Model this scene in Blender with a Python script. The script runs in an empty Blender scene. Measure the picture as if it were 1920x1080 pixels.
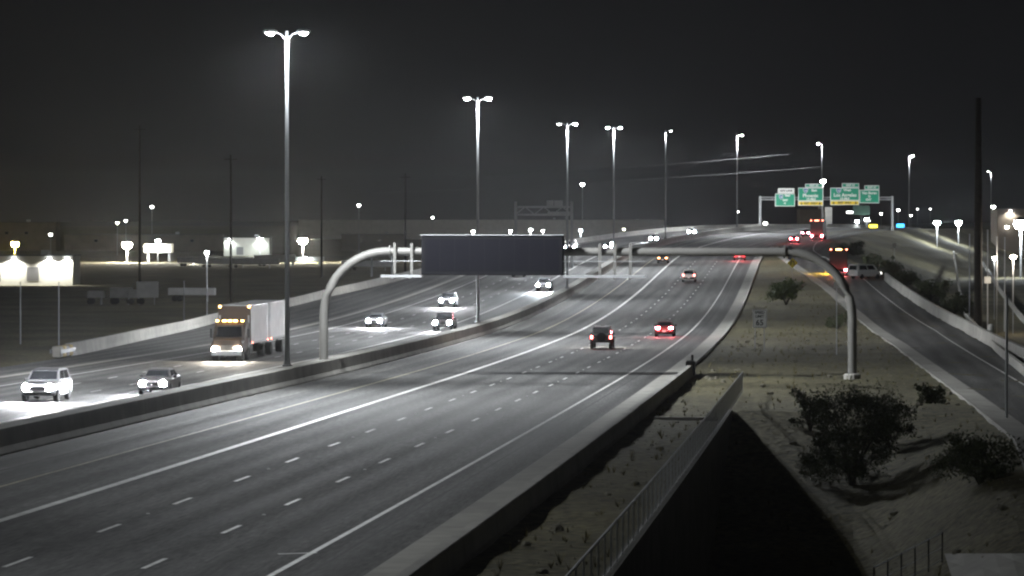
import bpy, bmesh, math, random
import numpy as np
from mathutils import Vector, Matrix

sc = bpy.context.scene
COL = sc.collection
random.seed(7)
RNG = np.random.default_rng(11)

# ------------------------------------------------------------------ camera, sky, exposure
CZ = 15.0                                   # camera height above the low ground on the left
FPX, HZ = 7025.0, 405.0                     # focal length in 1920-px pixels, horizon row
PITCH = math.atan((540 - HZ) / FPX)
cam_d = bpy.data.cameras.new('camera'); cam = bpy.data.objects.new('camera', cam_d); COL.objects.link(cam)
cam_d.sensor_width = 36.0; cam_d.lens = FPX / 1920 * 36.0
cam_d.clip_start = 0.5; cam_d.clip_end = 20000
cam.location = (0, 0, CZ); cam.rotation_euler = (math.pi / 2 - PITCH, 0, 0)
sc.camera = cam

world = bpy.data.worlds.new('World'); sc.world = world; world.use_nodes = True
wn = world.node_tree; wn.nodes.clear()
wo = wn.nodes.new('ShaderNodeOutputWorld'); wb = wn.nodes.new('ShaderNodeBackground')
sky = wn.nodes.new('ShaderNodeTexSky'); sky.sky_type = 'NISHITA'; sky.sun_disc = False
sky.sun_elevation = math.radians(-4); sky.sun_rotation = math.radians(75)
hsv = wn.nodes.new('ShaderNodeHueSaturation'); hsv.inputs['Saturation'].default_value = 0.12; hsv.inputs['Value'].default_value = 0.06
mixw = wn.nodes.new('ShaderNodeMix'); mixw.data_type = 'RGBA'; mixw.blend_type = 'ADD'; mixw.inputs[0].default_value = 1
mixw.inputs[7].default_value = (0.066, 0.070, 0.079, 1)      # town glow lifting the night sky evenly
wn.links.new(sky.outputs[0], hsv.inputs['Color']); wn.links.new(hsv.outputs[0], mixw.inputs[6])
wn.links.new(mixw.outputs[2], wb.inputs[0]); wb.inputs[1].default_value = 0.075
wn.links.new(wb.outputs[0], wo.inputs[0])

sc.view_settings.view_transform = 'Standard'; sc.view_settings.look = 'None'
sc.view_settings.exposure = 0.0; sc.view_settings.gamma = 1.0; sc.view_settings.use_curve_mapping = False
sc.render.engine = 'CYCLES'
cy = sc.cycles
cy.use_denoising = True; cy.denoiser = 'OPENIMAGEDENOISE'
cy.max_bounces = 3; cy.diffuse_bounces = 2; cy.glossy_bounces = 2; cy.transmission_bounces = 2
cy.volume_bounces = 0; cy.transparent_max_bounces = 6
cy.sample_clamp_indirect = 2.0; cy.sample_clamp_direct = 0.0
cy.use_light_tree = True
cy.pixel_filter_type = 'BLACKMAN_HARRIS'; cy.filter_width = 2.3
cy.caustics_reflective = False; cy.caustics_refractive = False
LAMP = 1.0                                  # master scale of the street lighting

# ------------------------------------------------------------------ road alignment
PZ = [(-200,-6.1),(0,-8.13),(100,-9.13),(200,-10.13),(260,-10.75),(320,-11.25),(380,-11.5),(430,-11.25),(490,-10.5),
      (618,-8.0),(746,-5.6),(875,-3.7),(940,-3.25),(1003,-3.2),(1131,-4.3),(1259,-7.2),(1500,-13),(1900,-15)]
HDG = [(-200,.0943),(0,.0943),(200,.0863),(400,.080),(560,.078),(640,.0824),(720,.1287),(800,.1626),(900,.2147),
       (1000,.2586),(1100,.2883),(1250,.3195),(1400,.3507),(1900,.40)]
def pch(kn):
    xs = np.array([k[0] for k in kn], float); ys = np.array([k[1] for k in kn], float)
    h = np.diff(xs); dl = np.diff(ys) / h
    m = np.zeros(len(xs)); m[0] = dl[0]; m[-1] = dl[-1]
    m[1:-1] = (dl[:-1]*h[1:] + dl[1:]*h[:-1]) / (h[:-1] + h[1:])
    def f(x):
        x = np.clip(x, xs[0], xs[-1]); i = np.clip(np.searchsorted(xs, x) - 1, 0, len(xs) - 2)
        t = (x - xs[i]) / h[i]; t2 = t*t; t3 = t2*t
        return (2*t3-3*t2+1)*ys[i] + (t3-2*t2+t)*h[i]*m[i] + (-2*t3+3*t2)*ys[i+1] + (t3-t2)*h[i]*m[i+1]
    return f
zs_f, hd_f = pch(PZ), pch(HDG)
SS = np.arange(-200, 1900.5, 1.0); HH = hd_f(SS)
XX = np.zeros(len(SS)); YY = np.zeros(len(SS))
XX[1:] = np.cumsum(np.sin((HH[1:]+HH[:-1])/2)); YY[1:] = np.cumsum(np.cos((HH[1:]+HH[:-1])/2))
XX += -22.05*math.cos(.0943) - XX[200]; YY += 22.05*math.sin(.0943) - YY[200]
def zroad(s): return float(zs_f(s))
def hdg(s): return float(hd_f(s))
def lin(kn):
    xs = [k[0] for k in kn]; ys = [k[1] for k in kn]
    return lambda s: np.interp(s, xs, ys)
RAMP_L = lin([(100,31.2),(183,30.05),(333,27.75),(429,25.3),(521,22.3),(630,16.7),(700,12.6),(730,11.02),(1200,11.02)])
RAMP_R = lin([(100,36.5),(270,35.2),(378,34.3),(552,29.9),(640,25.5),(700,21.5),(760,19.0),(1200,18.5)])
LEFT_B = lin([(120,-36),(285,-38.5),(340,-42.0),(400,-44.8),(490,-43.7),(571,-40),(680,-34.5),(757,-31.0),(850,-28.6),(1200,-28.6)])
WALL_U, WALL_END = 15.75, 194.0
_dk = lin([(100,6.2),(153,5.3),(165,4.5),(176,2.88),(190,.75),(194,0),(300,0)])
def drop(s, u=WALL_U):
    keep = np.interp(s, [120,165], [0,1])          # the slope climbs back to the ramp beside the island
    x = np.clip((np.asarray(u, float)-21.5)/8, 0, 1)
    return _dk(s)*(1 - keep*x*x*(3-2*x))
def sst(x): x = np.clip(x, 0, 1); return x*x*(3-2*x)
def zland(s, u):
    """height of the natural ground (camera level = 0)"""
    s = np.asarray(s, float); u = np.asarray(u, float)
    z = zs_f(s) + 0*u
    z = z - np.where(u > WALL_U, drop(s, u), 0)
    r = RAMP_R(s) + 1.2
    t = np.clip((u - r) / 2.6, 0, None)
    z = np.where(u > r, np.maximum(np.minimum(z, np.maximum(z - t, -13.2)), -14.4), z)
    l = LEFT_B(s) - 1.0
    t = np.clip((l - u) / 2.4, 0, None)
    z = np.where(u < l, np.maximum(z - t, -14.6), z)
    return z
def W(s, u, dz=0.0, base='road'):
    """world point at chainage s, offset u"""
    h = hdg(s); x = float(np.interp(s, SS, XX)) + u*math.cos(h); y = float(np.interp(s, SS, YY)) - u*math.sin(h)
    z = zroad(s) if base == 'road' else float(zland(s, u))
    return Vector((x, y, z + dz + CZ))
def su_of(x, y):
    i = int(np.argmin((XX-x)**2 + (YY-y)**2)); h = HH[i]; dx, dy = x-XX[i], y-YY[i]
    return SS[i] + dx*math.sin(h) + dy*math.cos(h), dx*math.cos(h) - dy*math.sin(h)
def at(px, py, d):
    """point at depth d seen at photograph pixel px,py"""
    return Vector(((px-960)/FPX*d, d, (HZ-py)/FPX*d + CZ))
def zland_xy(x, y):
    if y > 1650: return -14.6
    s, u = su_of(x, y); return float(zland(s, u))

def ground_at(px, py):
    """where the sight line of a photograph pixel meets the land"""
    for d in np.arange(80, 1200, .5):
        p = at(px, py, d)
        if p.z - CZ <= zland_xy(p.x, p.y): return p
    return at(px, py, 1200)

# ------------------------------------------------------------------ mesh collector and materials
MATS = {}
def mat(name, col, rough=.8, metal=0.0, var=.0, scale=1.0, emit=None, bump=0.0, spec=.5, var2=0.0, scale2=.1, alpha=None):
    if name in MATS: return MATS[name]
    m = bpy.data.materials.new(name); m.use_nodes = True; nt = m.node_tree; b = nt.nodes['Principled BSDF']
    b.inputs['Base Color'].default_value = (*col, 1); b.inputs['Roughness'].default_value = rough
    b.inputs['Metallic'].default_value = metal; b.inputs['Specular IOR Level'].default_value = spec
    if var or bump or var2:
        geo = nt.nodes.new('ShaderNodeNewGeometry')
        n = nt.nodes.new('ShaderNodeTexNoise'); n.inputs['Scale'].default_value = scale; n.inputs['Detail'].default_value = 4
        nt.links.new(geo.outputs['Position'], n.inputs['Vector'])
        mr = nt.nodes.new('ShaderNodeMapRange'); mr.inputs[1].default_value = .3; mr.inputs[2].default_value = .7
        mr.inputs[3].default_value = 1-var; mr.inputs[4].default_value = 1+var
        nt.links.new(n.outputs[0], mr.inputs[0]); fac = mr.outputs[0]
        if var2:
            n2 = nt.nodes.new('ShaderNodeTexNoise'); n2.inputs['Scale'].default_value = scale2; n2.inputs['Detail'].default_value = 3
            nt.links.new(geo.outputs['Position'], n2.inputs['Vector'])
            m2 = nt.nodes.new('ShaderNodeMapRange'); m2.inputs[1].default_value = .35; m2.inputs[2].default_value = .65
            m2.inputs[3].default_value = 1-var2; m2.inputs[4].default_value = 1+var2
            nt.links.new(n2.outputs[0], m2.inputs[0])
            mu = nt.nodes.new('ShaderNodeMath'); mu.operation = 'MULTIPLY'
            nt.links.new(fac, mu.inputs[0]); nt.links.new(m2.outputs[0], mu.inputs[1]); fac = mu.outputs[0]
        mx = nt.nodes.new('ShaderNodeVectorMath'); mx.operation = 'SCALE'; mx.inputs[0].default_value = col
        nt.links.new(fac, mx.inputs['Scale']); nt.links.new(mx.outputs[0], b.inputs['Base Color'])
        if bump:
            bp = nt.nodes.new('ShaderNodeBump'); bp.inputs['Strength'].default_value = bump; bp.inputs['Distance'].default_value = .15
            nt.links.new(n.outputs[0], bp.inputs['Height']); nt.links.new(bp.outputs[0], b.inputs['Normal'])
    if emit:
        b.inputs['Emission Color'].default_value = (*emit[:3], 1); b.inputs['Emission Strength'].default_value = emit[3]
    MATS[name] = m; return m

class MB:
    def __init__(s): s.v = []; s.f = []
    def add(s, vs, fs):
        o = len(s.v); s.v += [tuple(v) for v in vs]; s.f += [tuple(i+o for i in f) for f in fs]; return s
    def box(s, c, d, rz=0.0, tilt=None):
        x, y, z = d[0]/2, d[1]/2, d[2]/2
        vs = [Vector((a*x, b*y, e*z)) for e in (-1, 1) for b in (-1, 1) for a in (-1, 1)]
        m = Matrix.Rotation(rz, 3, 'Z') if rz else None
        if tilt is not None: m = tilt
        if m: vs = [m @ v for v in vs]
        c = Vector(c); return s.add([v + c for v in vs], [(0,2,3,1),(4,5,7,6),(0,1,5,4),(2,6,7,3),(0,4,6,2),(1,3,7,5)])
    def cbox(s, c, d, ch=.04):
        """box with chamfered edges (octagon in the x-z plane, ends drawn in)"""
        x, y, z = d[0]/2, d[1]/2, d[2]/2; rings = []
        for yy, k in ((-y, ch), (-y+ch, 0), (y-ch, 0), (y, ch)):
            a, b = x-k, z-k; rings.append([(a,yy,-b+ch),(a,yy,b-ch),(a-ch,yy,b),(-a+ch,yy,b),(-a,yy,b-ch),(-a,yy,-b+ch),(-a+ch,yy,-b),(a-ch,yy,-b)])
        c = Vector(c); return s.loft([[Vector(p)+c for p in r] for r in rings])
    def loft(s, rings, cap=True, closed=True):
        n = len(rings[0]); vs = [p for r in rings for p in r]; fs = []
        for i in range(len(rings)-1):
            for j in range(n if closed else n-1):
                k = (j+1) % n; fs.append((i*n+j, i*n+k, (i+1)*n+k, (i+1)*n+j))
        if cap and closed: fs += [tuple(reversed(range(n))), tuple(range((len(rings)-1)*n, len(rings)*n))]
        return s.add(vs, fs)
    def tube(s, pts, r, n=8, cap=True):
        pts = [Vector(p) for p in pts]; rs = r if isinstance(r, (list, tuple)) else [r]*len(pts); rings = []
        for i, p in enumerate(pts):
            t = (pts[min(i+1, len(pts)-1)] - pts[max(i-1, 0)]).normalized()
            a = Vector((0,0,1)) if abs(t.z) < .9 else Vector((0,1,0))
            x = t.cross(a).normalized(); y = t.cross(x).normalized()
            rings.append([p + (x*math.cos(2*math.pi*j/n) + y*math.sin(2*math.pi*j/n))*rs[i] for j in range(n)])
        return s.loft(rings, cap)
    def lathe(s, prof, c=(0,0,0), n=12, axis='Z'):
        rings = []; c = Vector(c)
        for r, h in prof:
            ring = []
            for j in range(n):
                a = 2*math.pi*j/n; p = (r*math.cos(a), r*math.sin(a), h)
                if axis == 'X': p = (h, p[0], p[1])
                if axis == 'Y': p = (p[0], h, p[1])
                ring.append(Vector(p) + c)
            rings.append(ring)
        return s.loft(rings)
    def quad(s, a, b, c, d): return s.add([a, b, c, d], [(0,1,2,3)])
    def build(s, name, m, parent=None, smooth=False, **props):
        me = bpy.data.meshes.new(name); me.from_pydata(s.v, [], s.f); me.update()
        if m: me.materials.append(m)
        if smooth: me.polygons.foreach_set('use_smooth', [True]*len(me.polygons))
        return link(name, me, parent, **props)
def link(name, data, parent=None, **props):
    o = bpy.data.objects.new(name, data); COL.objects.link(o)
    if parent is not None: o.parent = parent
    for k, v in props.items(): o[k] = v
    return o
def thing(name, loc, rz=0.0, label=None, cat=None, group=None):
    o = link(name, None); o.location = loc; o.rotation_euler = (0, 0, rz); o.empty_display_size = .2
    if label: o['label'] = label; o['category'] = cat
    if group: o['group'] = group
    return o
def tag(o, label, cat, group=None):
    o['label'] = label; o['category'] = cat
    if group: o['group'] = group
    return o
def copy_tree(o, parent=None):
    c = o.copy(); COL.objects.link(c); c.parent = parent
    for ch in o.children: copy_tree(ch, c)
    return c
def light(name, kind, power, col, loc, parent, direction=None, size=.1, angle=120, blend=.5):
    ld = bpy.data.lights.new(name, kind); ld.energy = power; ld.color = col
    ld.shadow_soft_size = size
    if kind == 'SPOT': ld.spot_size = math.radians(angle); ld.spot_blend = blend
    o = link(name, ld, parent); o.location = loc
    if direction is not None: o.rotation_euler = Vector(direction).to_track_quat('-Z', 'Y').to_euler()
    return o
def text(body, size, m, parent, loc, rot=(math.pi/2, 0, 0), bold=.0, name='lettering', sx=1.0):
    cu = bpy.data.curves.new('t', 'FONT'); cu.body = body; cu.size = size; cu.align_x = 'CENTER'; cu.align_y = 'CENTER'
    cu.offset = bold; cu.resolution_u = 2
    to = bpy.data.objects.new('t', cu); COL.objects.link(to)
    dg = bpy.context.evaluated_depsgraph_get(); me = bpy.data.meshes.new_from_object(to.evaluated_get(dg))
    bpy.data.objects.remove(to); me.materials.clear(); me.materials.append(m)
    o = link(name, me, parent); o.location = loc; o.rotation_euler = rot; o.scale = (sx, 1, 1); return o
def srange(s0, s1, st): return list(np.linspace(s0, s1, max(2, int(math.ceil((s1-s0)/st))+1)))
def strip(name, uL, uR, s0, s1, dz, m, parent=None, base='road', st=6, nu=1, **props):
    """sheet following the road between two offsets; uv = (offset, chainage)"""
    fl = uL if callable(uL) else (lambda s: uL); fr = uR if callable(uR) else (lambda s: uR)
    ss = srange(s0, s1, st); vs = []; uv = []
    for s in ss:
        a, b = float(fl(s)), float(fr(s))
        for j in range(nu+1):
            u = a + (b-a)*j/nu; vs.append(W(s, u, dz, base)); uv.append((u, s))
    n = nu+1; fs = [(i*n+j, i*n+j+1, (i+1)*n+j+1, (i+1)*n+j) for i in range(len(ss)-1) for j in range(nu)]
    me = bpy.data.meshes.new(name); me.from_pydata(vs, [], fs); me.update(); me.materials.append(m)
    l = me.uv_layers.new(name='lane'); idx = np.zeros(len(me.loops), int); me.loops.foreach_get('vertex_index', idx)
    l.data.foreach_set('uv', np.array(uv)[idx].ravel())
    return link(name, me, parent, **props)
def extrude(name, prof, ufun, s0, s1, m, parent=None, base='road', st=6, **props):
    """closed profile [(du,dz)] swept along the road"""
    fu = ufun if callable(ufun) else (lambda s: ufun)
    rings = []
    for s in srange(s0, s1, st):
        u0 = float(fu(s)); z0 = W(s, u0, 0, base).z - W(s, u0, 0).z
        rings.append([W(s, u0+a, b+z0) for a, b in prof])
    return MB().loft(rings).build(name, m, parent, **props)

# ------------------------------------------------------------------ surface materials
def pavement(name, col, lanes=None):
    m = bpy.data.materials.new(name); m.use_nodes = True; nt = m.node_tree; b = nt.nodes['Principled BSDF']; N = nt.nodes.new; L = nt.links.new
    geo = N('ShaderNodeNewGeometry'); uvn = N('ShaderNodeUVMap'); uvn.uv_map = 'lane'
    sep = N('ShaderNodeSeparateXYZ'); L(uvn.outputs[0], sep.inputs[0])
    fine = N('ShaderNodeTexNoise'); fine.inputs['Scale'].default_value = 3.0; fine.inputs['Detail'].default_value = 6; fine.inputs['Roughness'].default_value = .75
    L(geo.outputs['Position'], fine.inputs['Vector'])
    # patches drawn out along the road
    mp = N('ShaderNodeMapping'); mp.inputs['Scale'].default_value = (.9, .03, 1); L(uvn.outputs[0], mp.inputs[0])
    lng = N('ShaderNodeTexNoise'); lng.inputs['Scale'].default_value = 1.0; lng.inputs['Detail'].default_value = 3; L(mp.outputs[0], lng.inputs['Vector'])
    mg = N('ShaderNodeMapping'); mg.inputs['Scale'].default_value = (9, .55, 1); L(uvn.outputs[0], mg.inputs[0])
    grn = N('ShaderNodeTexNoise'); grn.inputs['Scale'].default_value = 1.0; grn.inputs['Detail'].default_value = 2; grn.inputs['Roughness'].default_value = .7; L(mg.outputs[0], grn.inputs['Vector'])
    # polished wheel tracks: two per lane
    wv = N('ShaderNodeMath'); wv.operation = 'MULTIPLY'; wv.inputs[1].default_value = 2*math.pi/1.83; L(sep.outputs[0], wv.inputs[0])
    cs = N('ShaderNodeMath'); cs.operation = 'COSINE'; L(wv.outputs[0], cs.inputs[0])
    def rng(x, a, b_, c, d):
        r = N('ShaderNodeMapRange'); r.inputs[1].default_value = a; r.inputs[2].default_value = b_; r.inputs[3].default_value = c; r.inputs[4].default_value = d
        L(x, r.inputs[0]); return r.outputs[0]
    def mul(a, c):
        k = N('ShaderNodeMath'); k.operation = 'MULTIPLY'; L(a, k.inputs[0]); L(c, k.inputs[1]); return k.outputs[0]
    f = mul(rng(grn.outputs[0], .25, .75, .45, 1.55), mul(mul(rng(fine.outputs[0], .25, .75, .62, 1.38), rng(lng.outputs[0], .3, .7, .52, 1.48)), rng(cs.outputs[0], -1, 1, 1.16, .84)))
    sc_ = N('ShaderNodeVectorMath'); sc_.operation = 'SCALE'; sc_.inputs[0].default_value = col; L(f, sc_.inputs['Scale']); L(sc_.outputs[0], b.inputs['Base Color'])
    L(rng(mul(rng(lng.outputs[0], .3, .7, .8, 1.2), rng(cs.outputs[0], -1, 1, .9, 1.1)), .7, 1.3, .72, .86), b.inputs['Roughness'])
    b.inputs['Specular IOR Level'].default_value = .35
    bp = N('ShaderNodeBump'); bp.inputs['Strength'].default_value = .25; bp.inputs['Distance'].default_value = .03; L(fine.outputs[0], bp.inputs['Height']); L(bp.outputs[0], b.inputs['Normal'])
    return m
M_ROAD = pavement('asphalt', (.092, .092, .090))
M_RAMP = pavement('ramp_asphalt', (.074, .073, .070))
M_SHLD = pavement('shoulder_asphalt', (.112, .111, .106))
M_LINE = mat('white_paint', (.72, .72, .70), .55, var=.22, scale=1.5)
M_YEL = mat('yellow_paint', (.42, .39, .27), .6, var=.25, scale=1.5)
M_CONC = mat('concrete', (.36, .35, .32), .85, var=.14, scale=.6, var2=.12, scale2=.08)
M_CURB = mat('gutter_concrete', (.34, .33, .30), .85, var=.18, scale=.8, var2=.12, scale2=.06)
M_LAND = mat('desert_soil', (.104, .093, .048), .95, var=.6, scale=2.6, bump=.9, var2=.28, scale2=.07)
M_GALV = mat('galvanised_steel', (.42, .43, .44), .5, .35, var=.08, scale=.8)
M_TUBE = mat('painted_steel_tube', (.17, .166, .155), .55, .1, var=.08, scale=.7)
M_DARK = mat('black_metal', (.015, .015, .016), .55, var=.2, scale=1)
M_WOOD = mat('dark_timber', (.022, .018, .014), .9, var=.3, scale=3)

# ------------------------------------------------------------------ the ground: one sheet to the horizon
def make_ground():
    rows = list(np.arange(-60, 60, 12)) + list(np.arange(60, 260, 2.0)) + list(np.arange(260, 700, 5)) + list(np.arange(700, 1700, 14)) + list(np.linspace(1700, 6000, 24))
    cols = [-2500,-1500,-900,-600,-400,-280,-200,-150,-120,-95,-80,-70,-62,-56,-52,-49,-47,-45.5,-44,-42,-40,-38,-36,-34,-20,-11,4,9,11.4,12.2,13.2,14.4,15.70,15.74,15.78,15.82]
    cols += list(np.arange(16.6, 44, .9)) + [46,48,51,55,60,66,74,85,100,130,170,230,330,500,800,1300,2500]
    cols = np.array(cols); vs = []
    xc = lambda y: np.interp(y, YY, XX)
    for y in rows:
        yy = min(y, 1650); h = float(hd_f(np.interp(yy, YY, SS))); x = xc(yy) + (y-yy)*math.tan(.4) + cols/np.cos(h)
        s = np.interp(yy, YY, SS) + cols*math.sin(h); u = cols*1.0
        near = np.abs(cols) < 140
        z = zland(np.where(near, s, np.clip(s, -150, 1850)), u)
        z = z - .07 - .25*np.clip((np.abs(u-60)-100)/200, 0, 1)
        z = np.where((u > 12) & (u < 40) & ((u < 15.6) | (u > 16)), z + .10*np.sin(x*.9+y*.37)*np.sin(y*.23) , z)
        if y > 1650: z = np.full_like(z, -14.85)
        vs += [(a, y, c + CZ) for a, c in zip(x, z)]
    n = len(cols); fs = [(i*n+j, i*n+j+1, (i+1)*n+j+1, (i+1)*n+j) for i in range(len(rows)-1) for j in range(n-1)]
    me = bpy.data.meshes.new('ground'); me.from_pydata(vs, [], fs); me.update(); me.materials.append(M_LAND)
    return link('ground', me, None, kind='structure')
make_ground()

# ------------------------------------------------------------------ freeway
near_road = strip('freeway_northbound', -12.0, 9.6, 55, 1180, 0, M_ROAD, nu=6, kind='structure')
strip('inner_shoulder', -12.0, -9.75, 55, 1180, .004, M_SHLD, near_road)
far_road = strip('freeway_southbound', -33.0, -13.4, 120, 1180, 0, M_ROAD, nu=6, kind='structure')
strip('outer_shoulder', lambda s: -33.8, -33.0, 120, 860, .002, M_CURB, far_road)
exit_road = strip('exit_lane', lambda s: LEFT_B(s)+.2, lambda s: max(-33.8, LEFT_B(s)+.25), 120, 757, 0, M_ROAD, nu=3, kind='structure')
ramp = strip('entrance_ramp', RAMP_L, RAMP_R, 100, 1180, .0, M_RAMP, base='land', nu=3, kind='structure')
extrude('kerb', [(-1.3,-.3),(-1.3,.06),(-.25,.02),(0,.0),(0,-.3)], lambda s: RAMP_L(s)-.004, 100, 722, M_CURB, ramp, base='land', st=5)
extrude('gutter', [(0,-.2),(0,.012),(1.05,.035),(1.2,.13),(1.42,.13),(1.42,-.25)], 9.602, 60, 725, M_CURB, near_road)
M_SEAM = mat('joint_sealant', (.02,.02,.02), .7, var=.3, scale=.5)
strip('sealed_joint', 8.06, 8.16, 60, 640, .005, M_SEAM, near_road)
strip('sealed_joint', -9.80, -9.68, 60, 640, .008, M_SEAM, near_road)
strip('sealed_joint', -5.80, -5.74, 60, 400, .005, M_SEAM, near_road)
def line(name, u, s0, s1, w, m, parent, dz=.006, base='road'):
    f = u if callable(u) else (lambda s: u)
    return strip(name, lambda s: f(s)-w/2, lambda s: f(s)+w/2, s0, s1, dz, m, parent, base)
line('edge_line', -7.62, 60, 1150, .15, M_YEL, near_road)
line('carpool_line', -3.9, 60, 1150, .34, M_LINE, near_road)
line('edge_line', 7.25, 60, 700, .17, M_LINE, near_road)
line('carpool_line', -18.6, 120, 1150, .30, M_LINE, far_road)
line('edge_line', -29.7, 120, 1000, .17, M_LINE, far_road)
line('edge_line', lambda s: RAMP_R(s)-2.6, 180, 1150, .13, M_LINE, ramp, base='land')
for u, s0, s1, par, ph in ((0, 85, 640, near_road, 96.69), (3.66, 85, 640, near_road, 96.6), (-22.25, 180, 560, far_road, 181), (-25.95, 180, 560, far_road, 181)):
    k = 0
    while ph + 12.192*k < s1:
        s = ph + 12.192*k; k += 1
        strip('lane_dash', u-.075, u+.075, s-1.62, s+1.62, .006, M_LINE, par, st=4)
        if k % 2 == 0 and s < 420 and par is near_road:
            p = W(s+6.1, u, .004); b = MB(); b.loft([[p+Vector(q) for q in ((-.06,-.06,0),(.06,-.06,0),(.06,.06,0),(-.06,.06,0))], [p+Vector(q) for q in ((-.04,-.03,.022),(.04,-.03,.022),(.04,.03,.022),(-.04,.03,.022))]])
            b.build('lane_marker', M_LINE, par)
p = W(100.2, 6.9, .008); MB().box(p, (1.1, .16, .004), .35).build('lane_marker', M_LINE, near_road)

# ------------------------------------------------------------------ barriers
JERSEY = lambda w, t, h: [(-w/2,-.15),(-w/2,.08),(-w/2+(w-t)*.32,.34),(-t/2,h-.03),(-t/2+.03,h),(t/2-.03,h),(t/2,h-.03),(w/2-(w-t)*.32,.34),(w/2,.08),(w/2,-.15)]
def barrier(name, label, prof, uf, s0, s1, base='road', seg=9.0):
    t = thing(name, W(s0, float(uf(s0)) if callable(uf) else uf, 0, base), 0, label, 'barrier')
    inv = Matrix.Translation(-t.location); s = s0
    while s < s1 - 1:
        e = min(s + seg, s1)
        o = extrude('concrete_segment', prof, uf, s, e-.03, M_CONC, t, base, st=5); o.data.transform(inv); s = e
        if s > s0 + 300: seg = 30
    return t
barrier('median_barrier', 'long wide concrete median barrier carrying the tall lamp poles', JERSEY(1.5, 1.12, 1.07), -12.72, 62, 1170)
barrier('roadside_barrier', 'low concrete barrier along the near right edge, ending at a dark post', JERSEY(.5, .36, .66), 11.46, 62, 252)
barrier('roadside_barrier', 'concrete barrier sweeping along the far left side of the southbound lanes', JERSEY(.62, .36, 1.0), LEFT_B, 290, 1160)
barrier('roadside_barrier', 'pale concrete barrier along the right edge of the entrance ramp', JERSEY(.6, .36, 1.05), lambda s: RAMP_R(s)+.45, 175, 552, 'land')

# crash cushion where the far left barrier begins
t = thing('crash_cushion', W(284, LEFT_B(284)+.05), -hdg(284), 'yellowish crash cushion capping the start of the far left barrier', 'cushion')
my = mat('cushion_yellow', (.42, .30, .08), .6, var=.2, scale=3)
for i in range(4): MB().cbox((0, 4.2-i*1.25, .5), (.72, 1.1, .85), .08).build('cartridge', my if i % 2 == 0 else M_CONC, t)
for sx in (-1, 1): MB().box((sx*.42, 2.4, .55), (.04, 5.6, .3)).build('fender_panel', M_GALV, t)
# terminal post of the near right barrier
t = thing('barrier_end_post', W(253.2, 11.46), -hdg(253), 'dark block and post closing the end of the near right barrier', 'post')
MB().cbox((0, 0, .42), (.62, 1.6, .95), .06).build('block', M_DARK, t); MB().box((.1, .3, 1.05), (.16, .16, .45)).build('post', M_DARK, t)

# ------------------------------------------------------------------ retaining wall and fence on top
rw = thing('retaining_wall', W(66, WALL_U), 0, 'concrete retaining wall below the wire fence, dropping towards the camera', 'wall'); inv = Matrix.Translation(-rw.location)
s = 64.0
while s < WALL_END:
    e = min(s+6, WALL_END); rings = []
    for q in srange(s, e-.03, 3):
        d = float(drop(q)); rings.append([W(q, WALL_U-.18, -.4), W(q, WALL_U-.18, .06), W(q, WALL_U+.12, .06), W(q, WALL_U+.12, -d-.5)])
    MB().loft(rings).build('wall_panel', mat('shaded_wall', (.13,.125,.11), .9, var=.2, scale=.7), rw).data.transform(inv); s = e  # concrete colour darkened to hold the shade of this face
fe = thing('wire_fence', W(66, WALL_U), 0, 'wire fence with pale top rail running up the retaining wall to a point', 'fence'); inv = Matrix.Translation(-fe.location)
FH = 1.16; s = 66.0; last = None; wires = MB()
railpts = [W(q, WALL_U-.03, FH) for q in srange(66, 221, 5)]
MB().tube(railpts, .035, 6).build('top_rail', M_GALV, fe).data.transform(inv)
MB().tube([W(q, WALL_U-.03, .12) for q in srange(66, 221, 5)], .014, 5).build('bottom_wire', M_GALV, fe).data.transform(inv)
while s < 221.2:
    MB().tube([W(s, WALL_U-.03, -.1), W(s, WALL_U-.03, FH+.03)], .022, 6).build('fence_post', M_GALV, fe).data.transform(inv); s += 2.44
s = 66.0
while s < 221:
    wires.tube([W(s, WALL_U-.03, .1), W(s+1.0, WALL_U-.03, FH)], .003, 3, False); wires.tube([W(s+1.0, WALL_U-.03, .1), W(s, WALL_U-.03, FH)], .003, 3, False); s += .4
wires.build('wire_mesh', M_GALV, fe, kind='stuff').data.transform(inv)
# second fence in the lower right corner, with the pale verge below it
fe2 = thing('wire_fence', ground_at(1640, 1122), 0, 'short run of wire fence in the lower right corner of the picture', 'fence'); inv = Matrix.Translation(-fe2.location)
fa, fb = ground_at(1640, 1122), ground_at(1768, 1056)
for k in range(6):
    q = fa.lerp(fb, k/5); MB().tube([q+Vector((0,0,-.2)), q+Vector((0,0,1.2))], .03, 6).build('fence_post', M_DARK, fe2).data.transform(inv)
for z, nm in ((1.18, 'top_rail'), (.6, 'middle_rail'), (.12, 'bottom_wire')): MB().tube([fa+Vector((0,0,z)), fb+Vector((0,0,z))], .028 if z > 1 else .012, 6).build(nm, M_GALV, fe2).data.transform(inv)
_g = [[ground_at(1772+(1960-1772)*i/6 + 4*j, 1041+(1105-1041)*j/5) + Vector((0,0,.05)) for i in range(7)] for j in range(6)]
MB().loft(_g, cap=False, closed=False).build('footpath', M_CURB, None, kind='structure')
# cross bar of pale concrete in the dirt strip
MB().box(W(183.5, 13.9, .02), (3.2, .3, .16), -hdg(183)).build('drain_kerb', M_CURB, None, label='short pale concrete kerb crossing the dirt strip beside the fence', category='kerb')

# ------------------------------------------------------------------ median lamp poles
LENS = mat('lamp_lens', (.9, .9, .9), .3, emit=(.93, .97, 1, 1500))
LENS_DIM = mat('lamp_lens_dim', (.9, .9, .9), .3, emit=(.95, .97, 1, 40))
LCOL = (.93, .97, 1.0)
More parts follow.
